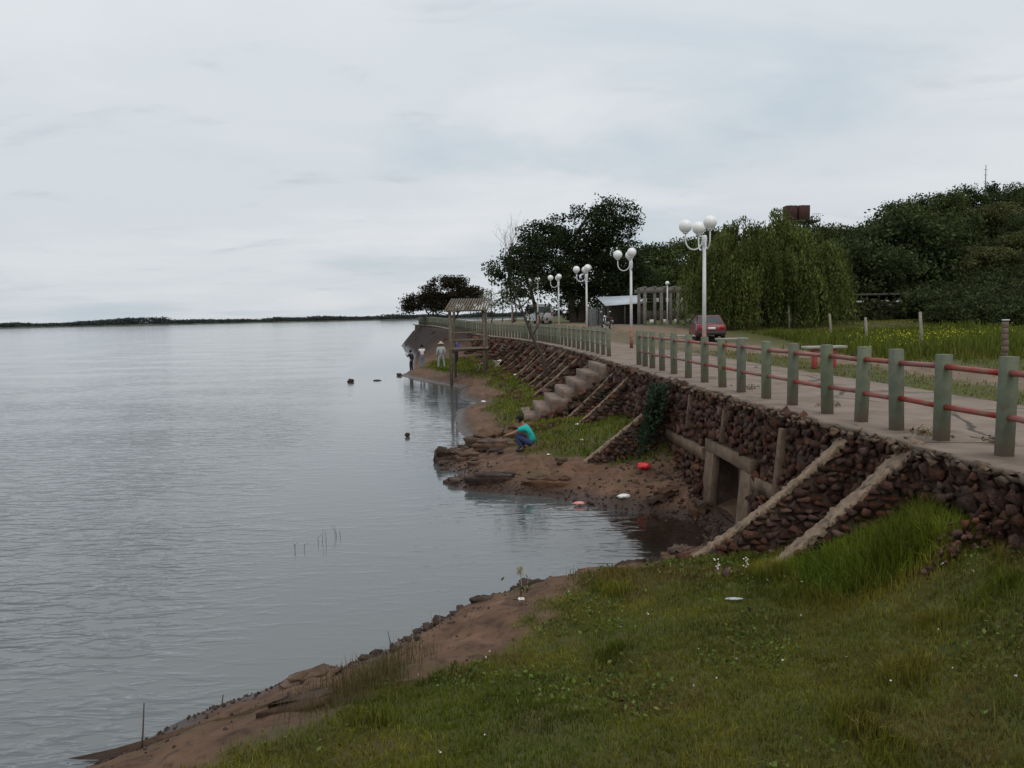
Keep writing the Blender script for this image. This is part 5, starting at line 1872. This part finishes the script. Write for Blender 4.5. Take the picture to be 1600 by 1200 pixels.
# ------------------------------------------------------------------ pergola, shed, shelter, water tanks
def build_buildings():
    # unfinished concrete pergola
    x0, x1, y = px2x(1008, 56), px2x(1085, 56), 56.0
    z = up1((x0 + x1) / 2, y)
    t = thing('concrete_pergola', 'grey concrete frame building of columns and beams left of the willow', 'building', ((x0 + x1) / 2, y, z - .1))
    w = x1 - x0
    for k in range(4):
        xx = -w / 2 + k * w / 3
        for d in (0, 2.6):
            MB().bbox((xx, d, 1.2), (.2, .2, 2.4), .01).build('column', m_pcon, t)
    for d in (0, 2.6):
        MB().bbox((.05, d, 2.52), (w + .7, .24, .26), .01).build('beam', m_pcon, t)
    for k in range(6):
        MB().bbox((-w / 2 + k * w / 5, 1.3, 2.72), (.12, 3.4, .14), .01).build('rafter', m_pcon, t)
    MB().bbox((0, 2.75, .75), (w, .08, .7), .01).build('back_panel', m_dwood, t)
    for d in (2.0, 1.75):
        MB().bbox((0, 2.72, d), (w, .06, .08), .01).build('cross_rail', m_dwood, t)
    for k in range(4):
        MB().bbox((-w / 2 + (k + .5) * w / 4, 2.70, 1.88), (.35, .05, .3), .01).build('louvre_panel', m_litter, t)
        MB().bbox((-w / 2 + (k + .55) * w / 4, .02, .38), (.28, .05, .22), .01).build('low_panel', m_litter, t)
    # shed with pale sheet roof
    x0, x1, y = px2x(948, 60), px2x(1004, 60), 60.0
    z = up1((x0 + x1) / 2, y)
    t = thing('sheet_roof_shed', 'dark shed with pale blue-grey sheet roof behind the second lamp', 'shed', ((x0 + x1) / 2, y, z - .1))
    w = x1 - x0
    MB().add([(-w / 2 - .1, -.5, 1.52), (w / 2 + .1, -.5, 1.68), (w / 2 + .1, 2.2, 2.3), (-w / 2 - .45, 2.2, 2.2), (-w / 2 - .1, -.5, 1.47), (w / 2 + .1, -.5, 1.63), (w / 2 + .1, 2.2, 2.25), (-w / 2 - .45, 2.2, 2.15)],
             [(0, 1, 2, 3), (7, 6, 5, 4), (0, 4, 5, 1), (1, 5, 6, 2), (2, 6, 7, 3), (3, 7, 4, 0)]).build('roof', m_iron, t)
    for k in range(3):
        MB().bbox((-w / 2 + .1 + k * (w - .2) / 2, -.35, .75), (.1, .1, 1.5), .01).build('post', m_dwood, t)
    MB().bbox((0, 2.0, 1.0), (w, .1, 2.0), .01).build('back_wall', m_dwood, t)
    MB().bbox((w / 2, .8, .9), (.1, 2.4, 1.8), .01).build('side_wall', m_dwood, t)
    # corrugated screen left of it
    xa, xb, y = px2x(920, 62), px2x(946, 62), 62.0
    t = thing('sheet_metal_screen', 'grey corrugated metal screen left of the shed', 'screen', ((xa + xb) / 2, y, up1(xa, y) - .1))
    w = xb - xa
    n = 4
    for k in range(n):
        xs = np.linspace(-w / 2 + k * w / n, -w / 2 + (k + 1) * w / n - .02, 9)
        V = []
        for i, xx in enumerate(xs):
            V += [(xx, .03 * (i % 2), 0), (xx, .03 * (i % 2), 1.5 + .03 * (k % 2))]
        MB().add(V, grid_faces(9, 2)).build('sheet', m_corr, t)
    for xx in (-w / 2, .1, w / 2):
        MB().tube([(xx, -.06, -.2), (xx, -.06, 1.6)], .05, 6).build('post', m_wood, t)
    # single globe garden lamp in front of the pergola
    xx, y = px2x(1043, 54), 54.0
    t = thing('garden_lamp', 'thin white post lamp with one globe in front of the pergola', 'lamp', (xx, y, up1(xx, y) - .05))
    MB().tube([(0, 0, 0), (0, 0, 2.75)], [.05, .04], 8).build('pole', m_white, t)
    MB().sphere((0, 0, 2.88), .14, 14, 10).build('globe', m_globe, t, smooth=True)
    # low shelter under the trees at right
    x0, x1, y = px2x(1292, 60), px2x(1442, 60), 60.0
    z = up1((x0 + x1) / 2, y)
    zt = 4.2 + (483 - 484) * 60 / PXF
    t = thing('low_shelter', 'long low dark shelter with pale panels under the trees behind the meadow', 'shelter', ((x0 + x1) / 2, y, z - .2))
    w = x1 - x0
    hgt = max(2.0, 4.75 - z)
    MB().bbox((0, 1.5, hgt + .08), (w + .6, 3.8, .14), .02).build('roof', m_dwood, t)
    for k in range(6):
        MB().bbox((-w / 2 + k * w / 5, 0, hgt / 2), (.16, .16, hgt), .01).build('post', m_dwood, t)
    MB().bbox((0, 3.0, hgt / 2), (w, .1, hgt), .01).build('back_wall', m_dwood, t)
    MB().bbox((0, -.05, hgt * .42), (w, .08, .34), .01).build('front_rail', m_dwood, t)
    for f, l in ((-.44, .7), (-.2, .9), (.03, 1.3), (.06, 1.2), (.2, .5), (.44, .8)):
        MB().bbox((f * w, -.12, hgt * .78 - (.26 if f == .06 else 0)), (l, .05, .16), .01).build('pale_panel', m_litter, t)
    # water tanks
    y = 118.0
    x = px2x(1241, y)
    g = up1(x, y)
    zb = 4.2 + (486 - 350) * y / PXF
    t = thing('water_tank_tower', 'pair of dark red square water tanks on a railed platform above the willow', 'water tank', (x, y, g - .2))
    h0 = zb - g + .2
    for sx in (-1.5, 1.5):
        for sy in (-.9, .9):
            MB().bbox((sx, sy, h0 / 2), (.25, .25, h0), .02).build('leg', m_conc, t)
    MB().bbox((0, 0, h0 - .1), (6.2, 2.6, .2), .02).build('platform', m_dwood, t)
    for sx in (-.92, .92):
        o = MB().bbox((sx, 0, h0 + 1.12), (1.62, 1.6, 2.2), .03).build('tank', m_tank, t)
        MB().bbox((sx, 0, h0 + 2.26), (.4, .4, .12), .02).build('hatch', m_tank, o)
    for s in (-1, 1):
        for k in range(5):
            MB().tube([(s * (1.95 + k * .27), -1.2, h0), (s * (1.95 + k * .27), -1.2, h0 + .95)], .025, 5).build('baluster', m_corr, t)
        MB().tube([(s * 1.95, -1.2, h0 + .9), (s * 3.05, -1.2, h0 + .9)], .025, 5).build('handrail', m_corr, t)
    # thin mast
    y = 125.0
    x = px2x(1530, y); g = up1(x, y)
    t = thing('radio_mast', 'thin grey mast rising above the trees at upper right', 'mast', (x, y, g))
    top = 4.2 + (479 - 263) * y / PXF
    MB().tube([(0, 0, 0), (0, 0, (top - g) * .6), (0, 0, top - g)], [.12, .09, .05], 6).build('mast_pole', m_corr, t)
    for zz in (.75, .85, .93):
        MB().tube([(-.3, 0, (top - g) * zz), (.3, 0, (top - g) * zz)], .03, 5).build('cross_arm', m_corr, t)


build_buildings()


# ------------------------------------------------------------------ meadow fence posts, pillar
for (px, y, h, lab) in [(1437, 28.5, 1.5, 'weathered wooden stake in the middle of the meadow with yellow flowers'), (1352, 33.6, 1.3, 'weathered wooden stake right of the willow at the meadow edge'),
                        (1232, 47.0, 1.35, 'leaning wooden stake beside the willow foliage'), (1296, 41.0, 1.3, 'thin wooden stake between willow and low shelter')]:
    x = px2x(px, y); z = up1(x, y)
    MB_ = MB().tube([(0, 0, -.2), (.01, 0, h * .5), (-.05, 0, h)], [.065, .06, .05], 7)
    o = MB_.build('wooden_stake', m_stake); o.location = (x, y, z)
    tag(o, lab, 'stake', 'stakes of an old meadow fence')
x, y = px2x(1568, 24.6), 24.6
t = thing('stone_pillar', 'short masonry pillar with a pale cap at the right edge of meadow', 'pillar', (x, y, up1(x, y)))
for k in range(6):
    MB().bbox((random.uniform(-.015, .015), 0, .09 + k * .19), (.15, .15, .18), .01, rz=random.uniform(-.08, .08)).build('block', m_brickp, t)
MB().bbox((0, 0, 1.18), (.18, .18, .05), .02).build('cap', m_iron, t)


# ------------------------------------------------------------------ shore rocks and litter
ROCKS = [rock_mesh('rock', 300 + i, m_rock, n=17, box=.3, jag=.22) for i in range(6)]
r = np.random.default_rng(4)
k = 0
while k < 54:
    tt = r.random()
    px = 660 + 340 * tt
    i = r.integers(10, 17)
    a, b = SHORE[i], SHORE[i + 1]
    f = r.random()
    x, y = a + (b - a) * f
    off = abs(r.normal(.12, .28))
    x += off * .7 + r.normal(0, .05); y -= off * .7
    s = r.uniform(.06, .17) * (1.4 if r.random() < .15 else 1)
    o = ob('rock', ROCKS[r.integers(6)], None, (x, y, sh1(x, y) + s * .12))
    o.scale = (s * r.uniform(1, 1.6), s * r.uniform(.8, 1.3), s * r.uniform(.5, .9)); o.rotation_euler = (0, 0, r.uniform(0, 6))
    tag(o, 'small dark stone on the red earth at the near waterline', 'rock', 'dark stones along the near waterline')
    k += 1
# pebbles
pm = MB()
pv, pf = stone_arrays(ROCKS[0])
for k in range(1700):
    i = r.integers(4, 30)
    a, b = SHORE[i], SHORE[i + 1]
    x, y = a + (b - a) * r.random()
    off = abs(r.normal(0, .5))
    nx, ny = (b - a)[1], -(b - a)[0]
    nl = math.hypot(nx, ny)
    x += nx / nl * off; y += ny / nl * off
    s = r.uniform(.02, .06) * (1 + 1.2 * (y > 13) * r.random())
    rot = np.array(Euler((r.uniform(0, 6), r.uniform(0, 6), r.uniform(0, 6))).to_matrix())
    pm.add((pv * s * (1, 1, .7)) @ rot.T + (x, y, sh1(x, y) + s * .1), None, pf)
for k in range(420):
    y = r.uniform(13.0, 21.5); x = float(WX(y)) - .2 - abs(r.normal(0, .55))
    s = r.uniform(.04, .15)
    rot = np.array(Euler((r.uniform(0, 6), r.uniform(0, 6), r.uniform(0, 6))).to_matrix())
    pm.add((pv * s * (1, 1, .7)) @ rot.T + (x, y, sh1(x, y) + s * .1), None, pf)
tag(pm.build('pebbles', m_rock), 'scattered pebbles and clods on the red shore', 'pebbles', kind='stuff')


def slab_mesh(name, seed, m_, lx, ly, lz):
    """broken bedded rock: stacked irregular plates with undercut edges"""
    q = np.random.default_rng(seed)
    mb = MB()
    n = 14
    an = np.sort(np.arange(n) / n * 6.283 + q.normal(0, .16, n))
    base = 1 + .22 * np.sin(an * 2 + seed) + .12 * np.sin(an * 3 + seed * 1.7) + q.normal(0, .17, n)
    z0 = -.6 * lz
    for lay in range(2):
        t0, t1 = z0, z0 + lz * (.75 if lay == 0 else .45)
        rr = base * (1.08 - .22 * lay) + q.normal(0, .07, n)
        ox, oy = q.normal(0, .05, 2) * lx
        rings = []
        for f, zz in ((.93, t0), (.95, t0 + .4 * (t1 - t0)), (1.02, t1 - .02), (.97, t1), (.45, t1 + .02)):
            r_ = rr * f + q.normal(0, .025, n)
            rings.append(np.stack([ox + lx / 2 * r_ * np.cos(an), oy + ly / 2 * r_ * np.sin(an), zz + q.normal(0, .13, n) * lz], 1))
        V = np.concatenate(rings)
        i = np.arange(n); j = (i + 1) % n
        Q = np.concatenate([np.stack([k * n + i, k * n + j, (k + 1) * n + j, (k + 1) * n + i], 1) for k in range(4)])
        c_ = rings[-1].mean(0)
        V = np.vstack([V, c_])
        mb.add(V, Q, [(4 * n + a_, 4 * n + b_, 5 * n) for a_, b_ in zip(i, j)])
        z0 = t1 - .02
    return mb.mesh(name, m_)


for j, (x, y, lx, ly, lz, rz, lab, dz) in enumerate([
        (-1.95, 22.9, .95, .6, .38, .3, 'dark boulder at the water tip of the ledge before the crouching man', .05), (-1.25, 22.6, 1.3, .8, .22, .1, 'flat brown ledge slab next to the tip boulder', .0),
        (-.45, 22.9, 1.5, .8, .24, -.1, 'long flat ledge slab left of the crouching man', .02), (-.75, 24.1, 1.5, 1.3, .3, .2, 'broad smooth sandstone slab behind the crouching man', .06),
        (.2, 24.3, 1.0, .9, .32, .6, 'square sandstone block behind the crouching man', .12), (-.9, 21.7, .8, .5, .16, .4, 'thin brown slab lowest on the ledge', .0), (.35, 22.6, .9, .6, .2, .2, 'brown slab under the crouching man arms', -.02),
        (-1.5, 19.9, .8, .5, .2, -.4, 'dark clod ledge at the point nearest the inlet', -.02), (-.4, 19.3, 1.3, .6, .2, -.2, 'crumbling dark bank ledge at the inlet edge', -.03), (.9, 18.7, 1.2, .5, .2, -.35, 'low earth ledge along the inlet behind the pink litter', -.02),
        (3.3, 16.9, .8, .5, .22, .5, 'broken rock slab at the back of the inlet', .05), (3.85, 15.95, .4, .4, .25, .1, 'rough stone below the culvert opening', .05), (2.75, 13.2, .7, .4, .2, .7, 'brown stone at the near side of the inlet', .02),
        (1.0, 12.15, 1.0, .35, .16, .3, 'dark crumbling ledge at the near shore, left piece', -.02), (1.75, 12.45, .9, .35, .18, .4, 'dark crumbling ledge at the near shore, right piece', -.02)]):
    o = ob('ledge_rock', slab_mesh('ledge_rock', 500 + j, m_rock if j in (0, 7, 8, 13, 14) else m_slab, lx * .86, ly * .82, lz), None, (x, y, max(sh1(x, y), 0) + dz), rz)
    tag(o, lab, 'rock', 'rock ledges on the bank')

for x, y, s, lab in [(-10.7, 52.7, (.62, .5, .36), 'black rock standing out of the river, leftmost'), (-3.72, 27.9, (.26, .2, .2), 'small black rock poking out of the water off the ledge'),
                     (-8.15, 57.8, (.9, .5, .3), 'black boulder at the tip of the fishing point')]:
    o = ob('river_rock', ROCKS[4], None, (x, y, .05), 1.0 + x); o.scale = s
    tag(o, lab, 'rock')
o = MB().tube([(-.27, 0, -.02), (0, .02, 0), (.27, 0, -.03)], [.04, .05, .03], 7).build('floating_log', m_dwood)
o.location = (-9.05, 53.4, .04); tag(o, 'short dark log floating beside the black river rock', 'log')

for k in range(30):
    x = r.uniform(-2.1, .5); y = r.uniform(21.6, 24.6)
    s_ = r.uniform(.10, .30)
    o = ob('rock', ROCKS[r.integers(6)], None, (x, y, max(sh1(x, y), 0) + s_ * .1), r.uniform(0, 6))
    o.scale = (s_ * 1.5, s_, s_ * .5)
    tag(o, 'flat angular stone among the ledges beside the crouching man', 'rock', 'stones on the ledge by the crouching man')

# big clod with grass on the near shore
o = ob('earth_clod', slab_mesh('earth_clod', 77, m_rock, .62, .24, .14), None, (-2.02, 7.08, sh1(-2.02, 7.08) + .03), .5)
tag(o, 'long dark clod of earth on the red shore at lower left', 'clod')
o = ob('earth_clod', slab_mesh('earth_clod', 78, m_slab, .5, .3, .10), None, (-2.3, 8.55, sh1(-2.3, 8.55) + .02), .7)
tag(o, 'rounded reddish clod beside the water, beyond the long clod', 'clod')
o = ob('earth_clod', slab_mesh('earth_clod', 79, m_rock, .34, .12, .06), None, (-.45, 10.35, sh1(-.45, 10.35) + .02), .3)
tag(o, 'flat dark clod among stones in the middle of shore', 'clod')


def stick(name, lab, cat, pts, rad, m_):
    o = MB().tube(pts, rad, 6).build(name, m_)
    return tag(o, lab, cat)


stick('stick', 'tall thin stick standing at the water edge, lower left corner', 'stick', [(-3.66, 7.35, -.05), (-3.62, 7.36, .25), (-3.60, 7.38, .55)], [.010, .008, .006], m_dwood)
stick('stick', 'shorter thin stick at the water edge right of the tall one', 'stick', [(-3.16, 8.1, -.05), (-3.14, 8.1, .10), (-3.12, 8.12, .26)], [.009, .008, .006], m_dwood)
stick('stick', 'dark twig standing on red shore near middle', 'stick', [(-1.6, 9.75, 0), (-1.6, 9.76, .1), (-1.63, 9.76, .26)], [.008, .006, .004], m_dwood)
for k, (x, y) in enumerate([(-1.45, 9.3), (-1.28, 9.42), (-1.05, 9.55), (-.95, 9.5), (-1.9, 8.5), (-1.83, 8.5)]):
    z = sh1(x, y)
    stick('dry_stalk', 'thin dry stalk on the shore at the turf edge', 'stalk', [(x, y, z - .03), (x + .01, y, z + .14), (x + random.uniform(-.03, .03), y, z + .26)], [.005, .004, .003], m_straw)['group'] = 'dry stalks at the turf edge'
# reeds in the water
for k, (x, y, lab) in enumerate([(-3.95, 14.25, 'left pair of thin reeds standing in the open water'), (-3.6, 14.7, 'middle thin reed sprig in the open water'), (-3.35, 15.1, 'right thin reed sprig in the open water')]):
    t = thing('water_reed', lab, 'reed', (x, y, 0), 0, 'reeds in the water')
    for q in range(3):
        a = random.uniform(-.12, .12)
        MB().tube([(a, 0, -.1), (a + random.uniform(-.03, .03), 0, .1), (a + random.uniform(-.1, .1), 0, random.uniform(.12, .26))], [.005, .004, .002], 5).build('stem', m_dwood, t)

# tall flowering weed by the shore
x, y = .06, 9.3
t = thing('seed_head_weed', 'tall weed stalk with a round pale seed head above the near shore', 'weed', (x, y, sh1(x, y)))
MB().tube([(0, 0, 0), (.01, 0, .2), (0, 0, .40)], [.006, .005, .004], 6).build('stem', m_straw, t)
MB().tube([(.05, 0, 0), (.07, 0, .2), (.09, 0, .33)], [.004, .004, .003], 5).build('stem', m_straw, t)
mb = MB()
for k in range(130):
    d = r.normal(size=3); d /= np.linalg.norm(d)
    mb.tube([np.array([0, 0, .43]), np.array([0, 0, .43]) + d * .062], [.0012, .0022], 3, cap=False)
mb.sphere((0, 0, .43), .018, 8, 6)
mb.build('seed_head', mat('seed_fluff', (.42, .40, .30), (.55, .52, .42), 30, .9), t)
mb = MB()
for k in range(9):
    a = k * .698
    mb.sphere((.028 * math.cos(a), .028 * math.sin(a) - .05, .10 + .006 * (k % 2)), (.018, .018, .006), 8, 4)
mb.build('flower', m_litter, t)
c = r.normal(0, 1, (40, 3)) * (.06, .06, .10) + (.02, 0, .16)
V, F = leaves(c, .06, r, .4); ob('foliage', np_mesh('weed_leaf', V, F, m_leaf, tint=tints(40, (.06, .08, .025), .2, r)), t)
# two white-topped flower sprigs on the turf
for x, y, lab in [(2.85, 9.7, 'white blossom sprig at the foot of the near buttress, right one'), (2.5, 9.75, 'white blossom sprig left of the other near the buttress foot')]:
    t = thing('flower_sprig', lab, 'flower', (x, y, sh1(x, y)))
    MB().tube([(0, 0, 0), (.02, 0, .1), (.05, 0, .2)], .004, 5).build('stem', m_straw, t)
    mb = MB()
    for k in range(9):
        mb.sphere((.02 + random.uniform(-.03, .04), random.uniform(-.02, .02), random.uniform(.10, .23)), (.012, .012, .008), 6, 4)
    mb.build('blossom', m_litter, t)


def crumple(name, lab, loc, s, m_, seed):
    q = np.random.default_rng(seed)
    bm = bmesh.new(); bmesh.ops.create_icosphere(bm, subdivisions=3, radius=.5)
    for v in bm.verts:
        c_ = v.co
        f = 1 + .35 * float(fbm(c_.x * 4 + seed, c_.y * 4 + c_.z * 3, seed)) * 2 + q.normal(0, .05)
        v.co = Vector((c_.x * s[0] * f, c_.y * s[1] * f, max(c_.z, -.25) * s[2] * f))
    o = MB().bm(bm).build(name, m_); o.location = loc
    return tag(o, lab, 'litter')


crumple('plastic_bag', 'crumpled bright red plastic bag at the foot of the wall', (3.02, 18.3, sh1(3.02, 18.3) + .06), (.30, .22, .2), m_bag, 3)
crumple('plastic_wrapper', 'small pink wrapper at the inlet edge', (1.43, 17.25, max(.03, sh1(1.43, 17.25)) + .02), (.24, .12, .08), m_pink, 4)
for x, y, s, lab in [(.9, 20.3, .10, 'white scrap of litter on sand right of crouching man'), (2.0, 24.2, .16, 'white litter by the buttress behind crouching man'), (1.9, 21.8, .15, 'white litter on the grass right of crouching man'),
                     (2.4, 17.1, .28, 'pale litter on the mud in front of culvert wall'), (-1.3, 35.6, .22, 'white litter at the sandy cove edge'), (.2, 46, .22, 'white block of litter near the folding stools')]:
    crumple('paper_scrap', lab, (x, y, sh1(x, y) + .02), (s, s * .7, s * .4), m_litter, int(x * 10 + 70))
# plastic bag pale in the turf
crumple('plastic_scrap', 'flattened pale plastic scrap lying in the near turf', (2.42, 8.6, sh1(2.42, 8.6) + .03), (.20, .06, .03), m_iron, 8)


# folding stools near the lookout
def stool(x, y, rz, lab, s=1.0):
    t = thing('folding_stool', lab, 'stool', (x, y, sh1(x, y)), rz, 'folding stools')
    t.scale = (s,) * 3
    for d in (-.18, .18):
        MB().tube([(-.22, d, 0), (.22, d, .5)], .022, 6).build('leg', m_hat, t)
        MB().tube([(.22, d, 0), (-.22, d, .5)], .022, 6).build('leg', m_hat, t)
    mb = MB()
    V = [(-.22 + .44 * i / 6, dd, .5 - .05 * math.sin(i / 6 * math.pi)) for i in range(7) for dd in (-.19, .19)]
    mb.add(V, grid_faces(7, 2)).build('seat', m_hat, t)


stool(-.95, 52.5, .3, 'pale folding stool crossed like an X, right of the lookout', 1.1)
stool(-1.9, 51.2, 1.2, 'pale folding stool under the lookout beside its right post', .95)
# dry branch debris caught against the fence post
t = thing('brush_debris', 'tangle of dry twigs and leaves caught between two fence posts', 'debris', (5.25, 10.05, 2.585))
for k in range(10):
    p = np.array([random.gauss(0, .1), random.gauss(0, .14), .01])
    d = np.array([random.gauss(0, .1), random.gauss(0, .14), random.uniform(.03, .12)])
    MB().tube([p, p + d * .6 + (0, 0, .03), p + d], [.008, .006, .004], 5).build('twig', m_straw, t)
c = r.normal(0, 1, (50, 3)) * (.10, .15, .02) + (0, 0, .035)
V, F = leaves(c, .07, r, .5); ob('dry_leaf', np_mesh('dry_leaf', V, F, m_leaf, tint=tints(50, (.16, .13, .075), .3, r)), t)
# drift of dead leaves and a twig on the path
for (x, y, lab) in [(5.75, 9.3, 'dry weed lying on the path beside the nearest post'), (5.3, 13.2, 'small dry weed on the path behind the fence'), (4.9, 16.4, 'green tuft growing at the edge of the path')]:
    t = thing('path_weed', lab, 'weed', (x, y, 2.585), 0, 'weeds on the path')
    for k in range(5):
        MB().tube([(0, 0, 0), (random.gauss(0, .12), random.gauss(0, .12), .05), (random.gauss(0, .2), random.gauss(0, .2), .04)], [.006, .005, .003], 5).build('stem', m_straw, t)
    c = r.normal(0, 1, (40, 3)) * (.10, .10, .025) + (0, 0, .04)
    V, F = leaves(c, .06, r, .45); ob('foliage', np_mesh('path_weed_leaf', V, F, m_leaf, tint=tints(40, (.075, .075, .04), .3, r)), t)
